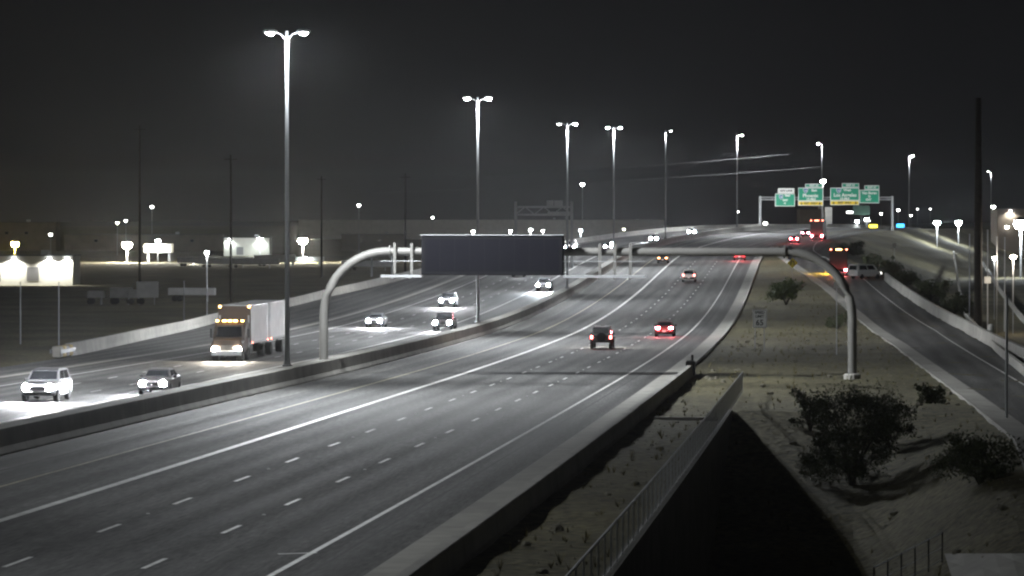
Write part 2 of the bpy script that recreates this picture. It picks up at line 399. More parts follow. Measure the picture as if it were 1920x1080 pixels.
# street lamp light distribution: wide throw, strongest about 63 degrees off the nadir
_va = [0, 15, 30, 40, 50, 57, 63, 68, 73, 78, 83, 88, 90]
_cd = [14, 50, 270, 600, 820, 960, 1000, 900, 690, 440, 220, 70, 25]
ies = bpy.data.texts.new('street_lamp_ies')
ies.write('IESNA:LM-63-2002\nTILT=NONE\n1 1000 1 %d 1 1 2 0 0 0\n1 1 100\n%s\n0\n%s\n' % (len(_va), ' '.join(map(str, _va)), ' '.join(map(str, _cd))))
def give_ies(ld):
    ld.use_nodes = True; nt = ld.node_tree; em = [n for n in nt.nodes if n.type == 'EMISSION'][0]
    n = nt.nodes.new('ShaderNodeTexIES'); n.mode = 'INTERNAL'; n.ies = ies; n.inputs['Strength'].default_value = .0011
    nt.links.new(n.outputs['Fac'], em.inputs['Strength'])
LAMP_W = 680000.0
def lamp_pole(s, H, label, on, arm=1.05, power=1.0, u=-12.72, b0=1.07):
    t = thing('lamp_pole', W(s, u, b0), -hdg(s), label, 'lamp pole', 'tall lamp poles along the median')
    MB().lathe([(.30, -.02), (.30, .07), (.21, .10), (.19, .35)], n=10).build('base_plate', M_GALV, t)
    MB().lathe([(.16, .05), (.15, H*.3), (.12, H*.65), (.085, H)], n=10).build('pole', M_GALV, t, smooth=True)
    for sx, p in on:
        a = MB().tube([(0, 0, H-.55), (sx*.35, 0, H-.2), (sx*(arm-.25), 0, H-.08)], [.05, .045, .04], 7).build('arm', M_GALV, t)
        b = MB(); c = (sx*arm, 0, H-.02)
        b.loft([[Vector(c)+Vector((x*k, y*k, z)) for x, y in ((-.42,-.16),(-.2,-.24),(.2,-.24),(.42,-.16),(.42,.16),(.2,.24),(-.2,.24),(-.42,.16))] for k, z in ((.92,-.11),(1,-.06),(1,.03),(.7,.1))])
        hd = b.build('luminaire_head', M_GALV, t)
        MB().lathe([(.05, -.24), (.17, -.20), (.24, -.13), (.25, -.105)], c, 12).build('lens', LENS if p > .3 else LENS_DIM, hd, smooth=True)
        if p > 0:
            give_ies(light('lamp_light', 'SPOT', LAMP_W*LAMP*p*power, LCOL, (c[0], 0, c[2]-.30), hd, (0, 0, -1), .16, 179.5, .05).data)
    return t
LP = [(104.6, 21.6, 'median lamp pole nearest the camera, beyond the left edge of the picture', ((1, .3),), 1),
      (232.8, 21.0, 'tallest lamp pole, rising from the median at the left of the picture', ((-1, 1), (1, 1)), 1),
      (364.2, 22.0, 'second tallest median lamp pole with twin heads, behind the dark message sign', ((-1, 1), (1, 1)), 1),
      (488.7, 21.6, 'lamp pole with a dim left head and a bright right head beside the message sign', ((-1, .25), (1, 1)), 1),
      (617.1, 21.6, 'twin headed median lamp pole fourth from the left', ((-1, 1), (1, 1)), 1),
      (745, 21.6, 'median lamp pole with a single weak head, fifth from the left', ((1, .22),), 1),
      (875, 21.6, 'single headed lamp pole left of the green signs, above the wires', ((1, 2.2),), 1),
      (1005.9, 21.6, 'lamp pole standing high above the green overhead signs', ((-1, 1),), 1),
      (1138.7, 21.6, 'lamp pole to the right of the green overhead signs', ((1, 1),), 1),
      (1272.8, 21.6, 'farthest lamp pole of the curve, right of the dark utility pole', ((-1, .3),), 1)]
LPU = [-12.72, -13.1, -13.2, -12.5, -12.9] + [-12.72]*6
for a, u_ in zip(LP, LPU): lamp_pole(*a[:3], on=a[3], power=a[4], u=u_)

# ------------------------------------------------------------------ message sign gantry
def bent_tube(t, pts, r, m, name, n=12): return MB().tube(pts, r, n).build(name, m, t, smooth=True)
def arc(cx, cz, R, a0, a1, n=10): return [(cx + R*math.cos(a0+(a1-a0)*i/n), 0, cz + R*math.sin(a0+(a1-a0)*i/n)) for i in range(n+1)]
GS = 247.0
gl, gr = W(GS, -12.72), W(GS-1.0, 22.3, 0, 'land')
GDP = 249.0; gzr = -zroad(GS)
def gz(py): return gzr - (py-HZ)/FPX*GDP
g = thing('sign_gantry', gl, math.atan2(gr.y-gl.y, gr.x-gl.x), 'arched steel tube gantry carrying a dark message sign across the northbound lanes', 'gantry')
span = (Vector((gr.x-gl.x, gr.y-gl.y))).length; dzr = gr.z - gl.z
TH, RR = gz(471.5), 4.3
pts = [(0,0,1.0), (0,0,TH-RR)] + arc(RR, TH-RR, RR, math.pi, math.pi/2)[1:] + [(RR+(span-2*RR)*k/6, 0, TH) for k in range(1, 6)] + arc(span-RR, TH-RR, RR, math.pi/2, 0)[1:] 
MB().tube(pts[:2]+pts[2:12], .30, 14, False).build('post', M_TUBE, g, smooth=True)
MB().tube([Vector(pts[11]).lerp(Vector((span-RR,0,TH)), k/12) for k in range(13)], .28, 14, False).build('crossbeam', M_TUBE, g, smooth=True)
MB().tube([(span-RR,0,TH)] + pts[17:] + [(span, 0, dzr)], .30, 14, False).build('post', M_TUBE, g, smooth=True)
for x in (RR+.15, span-RR-.15): MB().lathe([(.42,-.05),(.42,.05)], (x,0,TH), 14, 'X').build('flange', M_TUBE, g)
MB().lathe([(.55, dzr-.1), (.55, dzr+.25), (.42, dzr+.3)], (span,0,0), 14).build('footing', M_CONC, g)
def gx(px): return (px-960)/FPX*GDP - gl.x     # along the beam
bx0, bx1 = gx(797), gx(1062)
board = thing('message_sign', (0,0,0), 0, 'large dark electronic message board hung on the arched gantry', 'message sign')
board.location = g.location; board.rotation_euler = g.rotation_euler
zb, zt = gz(515), gz(441)
MB().cbox(((bx0+bx1)/2, -.95, (zb+zt)/2), (bx1-bx0, 1.0, zt-zb), .05).build('cabinet', mat('board_black', (.011,.011,.013), .8, var=.15, scale=.7, spec=.08), board)
MB().box(((bx0+bx1)/2, -1.0, zt+.03), (bx1-bx0+.06, 1.1, .05)).build('top_flashing', M_GALV, board)
face = MB().box(((bx0+bx1)/2, -1.462, (zb+zt)/2), (bx1-bx0-.5, .02, zt-zb-.5)).build('display_window', mat('board_glass', (.007,.007,.010), .7, spec=.06), board)
for k in range(1, 9): MB().box((bx0+.25+(bx1-bx0-.5)*k/9, -1.478, (zb+zt)/2), (.03,.012,zt-zb-.5)).build('module_joint', MATS['board_black'], face)
for pxx in (743, 775, 1128, 1156, 1185):
    x = gx(pxx); MB().box((x, -.42, gz(487)), (.18, .18, gz(455)-gz(518))).build('hanger', M_TUBE, g)
    MB().box((x, -.85, gz(521)), (.1, 1.3, .1)).build('bracket', M_TUBE, g)
for a, b in ((720, 797), (1062, 1215)):
    xa, xb = gx(a), gx(b); MB().box(((xa+xb)/2, -.95, gz(517)), (xb-xa-.02, .8, .16)).build('catwalk', M_GALV, g)
    MB().tube([(xa,-1.3,gz(489)),(xb-.05,-1.3,gz(489))], .022, 5).build('handrail', M_GALV, g)
xx = gx(1480); MB().box((xx, -.1, TH-.05), (.26, .3, .85)).build('junction_box', M_DARK, g)

# ------------------------------------------------------------------ green overhead signs
M_GREEN = mat('sign_green', (.01, .30, .17), .45, var=.06, scale=.6)
M_SWHITE = mat('sign_white', (.82, .82, .78), .45)
M_SYEL = mat('sign_yellow', (.85, .62, .02), .45)
M_BLK = mat('sign_black', (.02, .02, .02), .6)
M_BLUE = mat('shield_blue', (.03, .10, .32), .5)
go = W(915, -12.72, 0); GD = go.y
gg = thing('sign_gantry', go, 0, 'straight steel gantry holding the row of green overhead signs far up the road', 'gantry')
def wx(px, d=GD): return (px-960)/FPX*d - go.x
def wz(py, d=GD): return (HZ-py)/FPX*d + CZ - go.z
xl, xr = wx(1425), wx(1673)
for x in (xl, xr): MB().tube([(x,0,-1.5),(x,0,wz(368))], .32, 10).build('post', M_GALV, gg)
for z in (wz(370), wz(374.5)): MB().tube([(xl,0,z),(xr,0,z)], .13, 8).build('truss_chord', M_GALV, gg)
for k in range(15):
    xa = xl+(xr-xl)*k/15; xb = xl+(xr-xl)*(k+1)/15; z = (wz(370), wz(374.5))
    MB().tube([(xa,0,z[k%2]),(xb,0,z[(k+1)%2])], .05, 5).build('truss_brace', M_GALV, gg)
def guide_sign(x0, x1, y0, y1, label, lines, tab=None, yellow=None, shield=None):
    a, b, zt_, zb_ = wx(x0), wx(x1), wz(y0), wz(y1)
    t = thing('guide_sign', go + Vector(((a+b)/2, -.55, 0)), 0, label, 'road sign', 'green signs on the far gantry')
    w = b-a
    def panel(x, z0, z1, ww, m, nm, par):
        o = MB().cbox((x, 0, (z0+z1)/2), (ww, .12, z1-z0), .03).build(nm, M_SWHITE, par)
        MB().box((x, -.075, (z0+z1)/2), (ww-.32, .03, z1-z0-.32)).build('field', m, o); return o
    o = panel(0, zb_, zt_, w, M_GREEN, 'panel', t)
    if tab: 
        tx0, tx1, ty0, ty1, ttx, tm, tl = tab; ta, tb = wx(tx0)-(a+b)/2, wx(tx1)-(a+b)/2
        panel((ta+tb)/2, wz(ty1)+.02, wz(ty0), tb-ta, tm, 'tab', t); text(ttx, .62, tl, t, ((ta+tb)/2, -.1, (wz(ty0)+wz(ty1))/2), bold=.03)
    if yellow: 
        z0, z1 = wz(yellow[1]), wz(yellow[0]); panel(0, z0, z1-.02, w-.05, M_SYEL, 'yellow_panel', t); text('EXIT  ONLY', .62, M_BLK, t, (0, -.1, (z0+z1)/2), bold=.03)
        for sx in (-1, 1):
            c = sx*(w/2-.85); q = (z0+z1)/2; MB().box((c, -.1, q+.15), (.16, .02, .45)).build('arrow_shaft', M_BLK, t)
            MB().add([(c-.35,-.1,q),(c+.35,-.1,q),(c,-.1,q-.42)], [(0,1,2)]).build('arrow_head', M_BLK, t)
    for tx, size, px_, py_ in lines: text(tx, size, M_SWHITE, t, (wx(px_)-(a+b)/2, -.1, wz(py_)), bold=.035)
    if shield:
        sx_, sy_, sz_ = wx(shield[0])-(a+b)/2, wz(shield[1]), shield[2]
        pts_ = [(-.8,.75),(-.4,.9),(0,.8),(.4,.9),(.8,.75),(.85,.1),(.55,-.55),(0,-1),(-.55,-.55),(-.85,.1)]
        MB().add([(sx_+p*sz_,-.105,sy_+q*sz_) for p, q in pts_], [tuple(range(10))]).build('shield', M_SWHITE, t)
        MB().add([(sx_+p*sz_*.82,-.115,sy_+q*sz_*.82) for p, q in pts_], [tuple(range(10))]).build('shield_field', M_BLUE, t)
        text('10', sz_*.95, M_SWHITE, t, (sx_, -.125, sy_-.05), bold=.02)
    # steel strut fixing the sign back to the truss
    for k in (-.3, .3): MB().box((w*k, .3, (zt_+zb_)/2), (.12, .45, zt_-zb_)).build('bracket', M_GALV, t)
    return t
guide_sign(1453, 1490, 363, 387, 'leftmost green sign with a white tab above it', [('East', .75, 1476, 366.5), ('EXIT', .6, 1472, 375.5), ('<', .9, 1471, 381.5)], (1458, 1489, 353, 362.6, 'HOV LANE', M_SWHITE, M_BLK), shield=(1464, 369.5, .62))
guide_sign(1496, 1543, 352, 377, 'green sign reading Phoenix with a yellow strip below it', [('East', .8, 1526, 357), ('Phoenix', 1.15, 1519, 367), ('1/2 MILE', .65, 1520, 373.5)], (1509, 1542, 344.5, 351.7, 'EXIT 58', M_GREEN, M_SWHITE), (377, 385.5), (1510, 357.5, .7))
guide_sign(1556, 1610.5, 352, 376, 'widest green sign, reading Los Angeles above a yellow strip', [('West', .8, 1588, 356.5), ('Los Angeles', 1.15, 1584, 366), ('1/2 MILE', .65, 1583, 372.5)], (1578, 1610, 343.5, 351.7, 'EXIT 59', M_GREEN, M_SWHITE), (376, 384.5), (1572, 357.5, .7))
guide_sign(1611, 1648, 356, 381, 'rightmost green sign, reading Van Buren', [('Van Buren', .85, 1629.5, 362), ('St', .75, 1629.5, 368.5), ('EXIT', .65, 1628, 374.5)], (1620, 1648, 347.5, 355.7, 'EXIT 57', M_GREEN, M_SWHITE))

# sign bridge over the southbound lanes, seen from behind
q = at(967, 440, 600); bd = 600.0
sb = thing('sign_bridge', (q.x, q.y, zroad(600)+CZ), 0, 'grey sign bridge seen from behind above the dark message board', 'gantry')
bx = lambda px: (px-967)/FPX*bd
bz = lambda py: (HZ-py)/FPX*bd - zroad(600)
for px_ in (967, 1072): MB().box((bx(px_), 0, bz(378)/2), (.42, .42, bz(378))).build('post', M_GALV, sb)
for py_ in (388, 402.5): MB().box((bx(1019.5), 0, bz(py_)), (bx(1071)-.5, .3, .32)).build('truss_chord', M_GALV, sb)
for k in range(6):
    x0, x1 = bx(967+17.5*k), bx(967+17.5*(k+1)); MB().tube([(x0,.2,bz(388 if k%2 else 402)),(x1,.2,bz(402 if k%2 else 388))], .06, 5).build('truss_brace', M_GALV, sb)
for a, b, c, d in ((1025, 1037.5, 376, 388), (1039, 1055, 376, 388), (1027, 1071, 397, 403)): MB().cbox((bx((a+b)/2), .3, bz((c+d)/2)), (bx(967+b-a), .12, (d-c)/FPX*bd), .03).build('sign_back', M_GALV, sb)

# ------------------------------------------------------------------ small roadside signs
def post_sign(name, p, H, label, w, h, face_m, diamond=False, two=True):
    t = thing(name, p, 0, label, 'road sign')
    for sx in ((-1, 1) if two else (0,)): MB().box((sx*w*.32, .05, (H+h*.9)/2), (.07, .05, H+h*.9)).build('post', M_GALV, t)
    if diamond:
        r = w/2; MB().loft([[(r*c, y, H+r+r*s_) for c, s_ in ((1,0),(0,1),(-1,0),(0,-1))] for y in (-.0, .02)]).build('panel', face_m, t)
    else: MB().box((0, 0, H+h/2), (w, .03, h)).build('panel', face_m, t)
    return t
M_SIGNW = mat('sign_white_dull', (.55, .55, .52), .5, var=.1, scale=2)
q = at(1424.5, 600, 310); zl = zland_xy(q.x, q.y)+CZ
t = post_sign('speed_limit_sign', (q.x, q.y, zl), (HZ-614.5)/FPX*310+CZ-zl, 'speed limit 65 sign standing on the dirt island', 1.18, 1.5, M_SIGNW)
Hh = (HZ-614.5)/FPX*310+CZ-zl
text('SPEED', .30, M_BLK, t, (0, -.03, Hh+1.25), bold=.012); text('LIMIT', .30, M_BLK, t, (0, -.03, Hh+.93), bold=.012); text('65', .66, M_BLK, t, (0, -.03, Hh+.40), bold=.02)
bo = MB()
for cx, cz_, dx, dz_ in ((0,1.46,1.1,.025),(0,.04,1.1,.025),(-.55,.75,.025,1.42),(.55,.75,.025,1.42)): bo.box((cx,-.02,Hh+cz_),(dx,.012,dz_))
bo.build('border', M_BLK, t)
q = at(1486, 493, 565); zl = zland_xy(q.x, q.y)+CZ; Hh = q.z-.78-zl
t = post_sign('merge_sign', (q.x, q.y, zl), Hh, 'yellow diamond merge sign at the tip of the dirt island', 1.56, 1.56, mat('diamond_yellow', (.62,.52,.03), .45), True, False)
for sx in (-1, 1): MB().tube([(sx*.28,-.02,Hh+.42),(sx*.24,-.02,Hh+.85),(sx*.10,-.02,Hh+1.15)], .075, 5).build('arrow', M_BLK, t)
for px_, py_, d, w, lab in ((1748, 532, 560, .85, 'small white square plate standing right of the entrance ramp'), (1852, 525, 425, .75, 'small white square plate right of the dark utility pole'),
                            (1569, 534, 300, .5, 'small beige plate left of the bent gantry post'), (1677, 460, 700, .8, 'tiny grey plate on the slope below the green signs'), (1699, 524, 600, .85, 'dull grey plate on the dark slope beyond the ramp barrier')):
    q = at(px_, py_, d); zl = zland_xy(q.x, q.y)+CZ
    post_sign('marker_plate', (q.x, q.y, zl), max(.4, q.z-w/2-zl), lab, w, w, M_SIGNW if px_ > 1570 and px_ not in (1677, 1699) else M_CONC, two=False)
q = at(1858, 618, 385); zl = zland_xy(q.x, q.y)+CZ
t = thing('bollard', (q.x, q.y, zl), 0, 'stout white round topped bollard behind the ramp barrier', 'bollard')
MB().lathe([(.32,-.2),(.32,q.z-zl+.3),(.27,q.z-zl+.5),(.12,q.z-zl+.58)], n=12).build('shaft', M_SIGNW, t, smooth=True)

# ------------------------------------------------------------------ vehicles
M_TYRE = mat('tyre_rubber', (.018,.018,.018), .85); M_RIM = mat('alloy_rim', (.45,.45,.46), .35, .7)
M_GLASS = mat('car_glass', (.012,.013,.015), .12, spec=.8)
M_TRIM = mat('dark_trim', (.03,.03,.03), .6)
M_TAIL = mat('tail_lamp', (.5,.02,.02), .3, emit=(1,.16,.14,30)); M_TAILB = mat('brake_lamp', (.5,.02,.02), .3, emit=(1,.16,.20,260))
M_TAILA = mat('amber_tail_lamp', (.6,.2,.05), .3, emit=(1,.42,.16,16)); M_MARK = mat('amber_marker', (.6,.3,.05), .3, emit=(1,.55,.16,22)); M_REDM = mat('red_marker', (.6,.1,.05), .3, emit=(1,.2,.12,20))
M_HEAD = mat('head_lamp', (.9,.9,.9), .2, emit=(.93,.95,1,5000)); M_HEADW = mat('warm_head_lamp', (.9,.9,.8), .2, emit=(1,.9,.74,2500)); M_HEADD = mat('dim_head_lamp', (.9,.9,.9), .2, emit=(1,.95,.88,10))
M_PLATE = mat('number_plate', (.7,.68,.66), .5, emit=(1,.85,.8,.35))
def wheel(t, x, y, r, w):
    b = MB().lathe([(r*.62,-w/2),(r*.93,-w/2),(r,-w*.32),(r,w*.32),(r*.93,w/2),(r*.62,w/2)], (x,y,r), 16, 'X'); ty = b.build('tyre', M_TYRE, t)
    sx = 1 if x > 0 else -1
    MB().lathe([(r*.62,-w*.30),(r*.60,w*.36),(r*.2,w*.42)] if sx > 0 else [(r*.2,-w*.42),(r*.60,-w*.36),(r*.62,w*.30)], (x,y,r), 14, 'X').build('rim', M_RIM, ty)
def oct_ring(y, hw, zb, zt, c=.09, top=None):
    tw = hw if top is None else top
    return [(hw,y,zb+c),(tw,y,zt-c),(tw-c,y,zt),(-tw+c,y,zt),(-tw,y,zt-c),(-hw,y,zb+c),(-hw+c,y,zb),(hw-c,y,zb)]
SPEC = {'sedan': dict(rings=[(-2.36,.74,.46,.86),(-2.22,.87,.30,1.00),(-1.4,.91,.24,1.02),(0,.91,.22,.97),(1.2,.90,.24,.94),(2.02,.86,.28,.84),(2.34,.70,.40,.70)],
          cab=(-1.95,1.05,-1.05,.25,.95,1.45,.83,.62), wy=(-1.42,1.42), wr=.33, ww=.22, tx=.62, tz=.84, tw=.36, th=.17, hz=.66),
        'suv': dict(rings=[(-2.38,.84,.52,1.10),(-2.28,.95,.36,1.16),(-1.3,.97,.30,1.14),(0,.97,.28,1.10),(1.2,.96,.30,1.08),(2.0,.92,.36,1.00),(2.36,.78,.48,.86)],
          cab=(-2.26,1.05,-2.0,.20,1.10,1.76,.90,.74), wy=(-1.45,1.45), wr=.38, ww=.25, tx=.80, tz=1.0, tw=.16, th=.22, hz=.82),
        'jeep': dict(rings=[(-1.98,.74,.62,1.16),(-1.92,.80,.58,1.20),(0,.80,.55,1.20),(.75,.80,.55,1.18),(1.7,.74,.60,1.12),(1.95,.66,.62,1.08)],
          cab=(-1.94,.72,-1.86,.42,1.17,1.86,.78,.70), wy=(-1.22,1.28), wr=.43, ww=.30, tx=.80, tz=1.0, tw=.17, th=.24, hz=.92),
        'pickup': dict(rings=[(-2.85,.86,.55,1.12),(-2.78,.96,.45,1.16),(-.7,.97,.40,1.16),(1.0,.97,.40,1.15),(2.4,.94,.42,1.08),(2.78,.82,.52,.95)],
          cab=(-.75,1.35,-.55,.55,1.12,1.85,.90,.74), wy=(-1.75,1.75), wr=.41, ww=.27, tx=.82, tz=.96, tw=.15, th=.36, hz=.86),
        'van': dict(rings=[(-2.6,.92,.5,1.25),(-2.54,.98,.4,1.3),(0,.99,.34,1.3),(1.6,.98,.36,1.2),(2.3,.92,.4,1.05),(2.6,.78,.5,.9)],
          cab=(-2.58,1.75,-2.5,.95,1.25,2.15,.96,.84), wy=(-1.6,1.65), wr=.36, ww=.24, tx=.86, tz=1.05, tw=.12, th=.45, hz=.8)}
BEAM = 1.0
def car(name, label, kind, s, u, col, fwd, group, rz=0.0, tail=None, head=None, hpow=0.0, brake=0.0, cat='car', base='road', glare=1.0, hcol=(.93,.96,1)):
    sp = SPEC[kind]; t = thing(name, W(s, u, .006, base), -hdg(s) + (0 if fwd else math.pi) + rz, label, cat, group)
    pm = mat('paint_' + '_'.join(str(int(c*100)) for c in col), col, .32, spec=.6)
    MB().loft([oct_ring(*r) for r in sp['rings']]).build('body', pm, t)
    y0, y1, y2, y3, zb, zt, hb, ht = sp['cab']
    cabm = MB(); ring = lambda z, a, b, h: [(h,a,z),(h,b,z),(-h,b,z),(-h,a,z)]
    cabm.loft([ring(zb, y0, y1, hb), ring(zb+(zt-zb)*.86, y2+(y0-y2)*.14, y3+(y1-y3)*.14, ht+.02), ring(zt, y2+.1, y3-.1, ht-.07)]); cabm.build('cabin', pm, t)
    # glazing, a little proud of the cabin
    k = .9; lp = lambda a, b, q: a+(b-a)*q
    def gpane(nm, P_): MB().loft([[Vector(p) for p in P_], [Vector(p) + Vector(n) for p in P_ for n in [gn]]]).build(nm, M_GLASS, t)
    za, zc = zb+.10, zb+(zt-zb)*.82
    qa, qb = (za-zb)/((zt-zb)*.86), (zc-zb)/((zt-zb)*.86)
    yb = lambda q: lp(y0, y2+(y0-y2)*.14, q); yf = lambda q: lp(y1, y3+(y1-y3)*.14, q); hx = lambda q: lp(hb, ht+.02, q)
    gn = (0,-.012,0); gpane('rear_window', [(hx(qa)*.84,yb(qa),za),(-hx(qa)*.84,yb(qa),za),(-hx(qb)*.84,yb(qb),zc),(hx(qb)*.84,yb(qb),zc)])
    gn = (0,.012,0); gpane('windscreen', [(hx(qa)*.88,yf(qa),za),(hx(qb)*.88,yf(qb),zc),(-hx(qb)*.88,yf(qb),zc),(-hx(qa)*.88,yf(qa),za)])
    for sx in (-1, 1):
        gn = (sx*.012,0,0); L_ = yf(qa)-yb(qa)
        for a, b in ((.12,.50),(.54,.90)):
            gpane('side_window', [(sx*hx(qa),yb(qa)+L_*a,za),(sx*hx(qa),yb(qa)+L_*b,za),(sx*hx(qb),yb(qb)+(yf(qb)-yb(qb))*b,zc),(sx*hx(qb),yb(qb)+(yf(qb)-yb(qb))*a,zc)])
        MB().cbox((sx*(hb+.14), y1-.55, zb+.08), (.2,.12,.16), .03).build('mirror', M_TRIM if kind == 'jeep' else pm, t)
        for wy in sp['wy']: wheel(t, sx*(max(r[1] for r in sp['rings'])-sp['ww']*.42 + (.12 if kind == 'jeep' else 0)), wy, sp['wr'], sp['ww'])
        yr = sp['rings'][0][0]; yfz = sp['rings'][-1][0]
        if tail: MB().cbox((sx*sp['tx'], yr+.02, sp['tz']), (sp['tw'],.14,sp['th']), .025).build('tail_light', tail, t)
        hxp = sp['rings'][-1][1]-.12
        hl = MB().lathe([(.06,.0),(.16,.03),(.19,-.06),(.10,-.14)][::-1], (sx*hxp, yfz-.02, sp['hz']), 10, 'Y').build('headlight', head or M_HEADD, t)
        if hpow: light('headlight_beam', 'SPOT', hpow*BEAM, hcol, (sx*hxp, yfz+.16, sp['hz']), hl, (0, 1, .07), .07, 56, .95)
        if brake: light('brake_glow', 'POINT', brake, (1,.10,.12), (sx*sp['tx'], yr-.25, sp['tz']), t, size=.12)
    b = sp['rings'][0]
    MB().cbox((0, b[0]-.04, b[2]+.06), (b[1]*1.9,.2,.22), .05).build('rear_bumper', M_TRIM if kind in ('jeep','suv') else pm, t)
    f = sp['rings'][-1]; MB().cbox((0, f[0]+.02, f[2]+.05), (f[1]*1.9,.2,.2), .05).build('front_bumper', M_TRIM, t)
    MB().box((0, f[0]+.02, f[2]+.28), (f[1]*1.0,.05,.14)).build('grille', M_TRIM, t)
    MB().box((0, b[0]-.16, b[2]+.12 if kind != 'sedan' else .55), (.34,.02,.16)).build('number_plate', M_PLATE, t)
    if kind == 'jeep':
        MB().lathe([(.1,-.12),(.36,-.12),(.41,-.07),(.41,.08),(.3,.13)], (.02, b[0]-.14, 1.02), 16, 'Y').build('spare_wheel', M_TYRE, t)
        for sx in (-1,1):
            for wy in sp['wy']: MB().cbox((sx*.90, wy, .93), (.30,1.0,.10), .03).build('fender', M_TRIM, t)
        for sx in (-1,1): MB().box((sx*.45,.2,1.9),(.5,.9,.05)).build('roof_panel', mat('roof_grey',(.34,.33,.32),.5), t)
    if kind == 'sedan': MB().cbox((0, -1.6, 1.06), (.3,.06,.05), .015).build('brake_light', tail or M_TAIL, t)
    return t
NB, SBG = 'cars driving away on the northbound side', 'oncoming cars on the southbound side'
BLACK, DRK, WHT, GREY = (.012,.012,.013), (.05,.045,.048), (.80,.77,.72), (.16,.16,.17)
car('off_road_car', 'boxy black off-road car with two square red tail lights', 'jeep', 317, 1.7, BLACK, True, NB, tail=M_TAIL, head=M_HEADW, hpow=60, hcol=(1,.86,.66))
car('sedan', 'dark sedan with bright pinkish red brake lights beside the edge line', 'sedan', 357, 5.4, (.06,.02,.022), True, NB, tail=M_TAILB, hpow=60, brake=160)
car('sport_utility_car', 'pale beige sport utility car under the gantry beam', 'suv', 543, 1.8, WHT, True, NB, tail=M_TAIL, hpow=60)
car('sedan', 'small dark car with amber tail lights left of the solid white line', 'sedan', 626, -5.1, DRK, True, NB, tail=M_TAILA, hpow=60)
car('hatchback', 'car with vivid red brake lights ahead near the yellow diamond sign', 'suv', 640, 7.4, (.12,.03,.03), True, NB, tail=M_TAILB, hpow=60, brake=420)
car('sedan', 'red lit car close behind the far box truck', 'sedan', 757, 12.2, (.10,.02,.03), True, NB, tail=M_TAILB, hpow=60, brake=300)
car('sedan', 'farthest red lit car, left of the far box truck', 'sedan', 815, 10.0, DRK, True, NB, tail=M_TAILB, hpow=60, brake=20)
car('van', 'white van angled beside the truck at the start of the ramp barrier', 'van', 556, 27.4, (.78,.78,.76), True, NB, rz=-.8, cat='van', base='land')
HP = 2600
car('sport_utility_car', 'oncoming car at the far left with two glaring headlights', 'suv', 203, -22.1, GREY, False, SBG, head=M_HEAD, hpow=HP)
car('sedan', 'oncoming car with glaring headlights in front of the oncoming truck', 'sedan', 214, -17.8, DRK, False, SBG, head=M_HEAD, hpow=HP)
car('sedan', 'oncoming car with bluish twin headlights right of the gantry post', 'sedan', 385, -25.6, GREY, False, SBG, head=M_HEAD, hpow=HP*.55)
car('pickup', 'nearer of two oncoming vehicles glaring below the message board', 'pickup', 374, -17.4, DRK, False, SBG, head=M_HEAD, hpow=HP*2.2, cat='pickup')
car('sport_utility_car', 'farther of two oncoming vehicles glaring below the message board', 'suv', 452, -24.6, GREY, False, SBG, head=M_HEAD, hpow=HP*1.2)
car('pickup', 'oncoming vehicle with one huge bluish white glare at the board corner', 'pickup', 508, -16.8, GREY, False, SBG, head=M_HEAD, hpow=HP*5, cat='pickup', hcol=(.82,.92,1))
car('sedan', 'dark oncoming car with weak lights just under the message board', 'sedan', 562, -24.4, DRK, False, SBG, head=M_HEADD, hpow=HP*.12)
car('sedan', 'distant oncoming car with starry headlights, left of a pair', 'sedan', 765, -17.0, GREY, False, SBG, head=M_HEAD, hpow=HP*2)
car('sedan', 'most distant oncoming car with starry headlights, right of a pair', 'sedan', 832, -16.9, GREY, False, SBG, head=M_HEAD, hpow=HP*2)
car('van', 'oncoming vehicle shining white against the far barrier right of the board', 'van', 690, -25.5, WHT, False, SBG, head=M_HEAD, hpow=HP*2.2, cat='van')
car('sedan', 'oncoming car with round white lights over the gantry frame', 'sedan', 700, -19.2, DRK, False, SBG, head=M_HEAD, hpow=HP*1.6)

M_BOXW = mat('trailer_white', (.72,.72,.72), .45, var=.10, scale=.8)
M_BOXD = mat('truck_brown', (.055,.04,.032), .5)
def boxbody(t, y0, y1, z0, z1, w, m, nm='trailer'):
    o = MB().cbox((0,(y0+y1)/2,(z0+z1)/2),(w,y1-y0,z1-z0),.04).build(nm, m, t)
    n = int((y1-y0)/.9)
    for sx in (-1,1):
        for k in range(1,n): MB().box((sx*(w/2+.012), y0+(y1-y0)*k/n, (z0+z1)/2),(.02,.05,z1-z0-.2)).build('rib', m, o)
        MB().box((sx*(w/2+.012),(y0+y1)/2,z0+.08),(.025,y1-y0-.1,.14)).build('side_rail', M_GALV, o)
    return o
def axle(t, y, r=.5, w=2.4):
    for sx in (-1,1): wheel(t, sx*(w/2-.28), y, r, .5)
# oncoming truck with two short trailers (front towards the camera)
t = thing('semi_truck', W(282, -24.3, .006), -hdg(282)+math.pi, 'oncoming brown truck with amber roof lights pulling two white trailers', 'truck')
MB().loft([[(1.1,y,zb_),(1.2,y,zt_-.25),(1.02,y,zt_),(-1.02,y,zt_),(-1.2,y,zt_-.25),(-1.1,y,zb_)] for y,zb_,zt_ in ((.2,.8,3.0),(1.6,.7,3.0),(2.2,.7,2.75),(2.55,.6,1.75),(3.5,.55,1.6),(3.75,.6,1.2))]).build('cab', M_BOXD, t)
MB().loft([[(1.0,2.26,1.85),(.9,2.10,2.6),(-.9,2.10,2.6),(-1.0,2.26,1.85)],[(1.0,2.62,1.85),(.9,2.34,2.6),(-.9,2.34,2.6),(-1.0,2.62,1.85)]]).build('windscreen', M_GLASS, t)
MB().cbox((0,3.8,.65),(2.3,.25,.4),.05).build('bumper', M_GALV, t); MB().box((0,3.79,1.05),(1.0,.06,.4)).build('grille', M_TRIM, t)
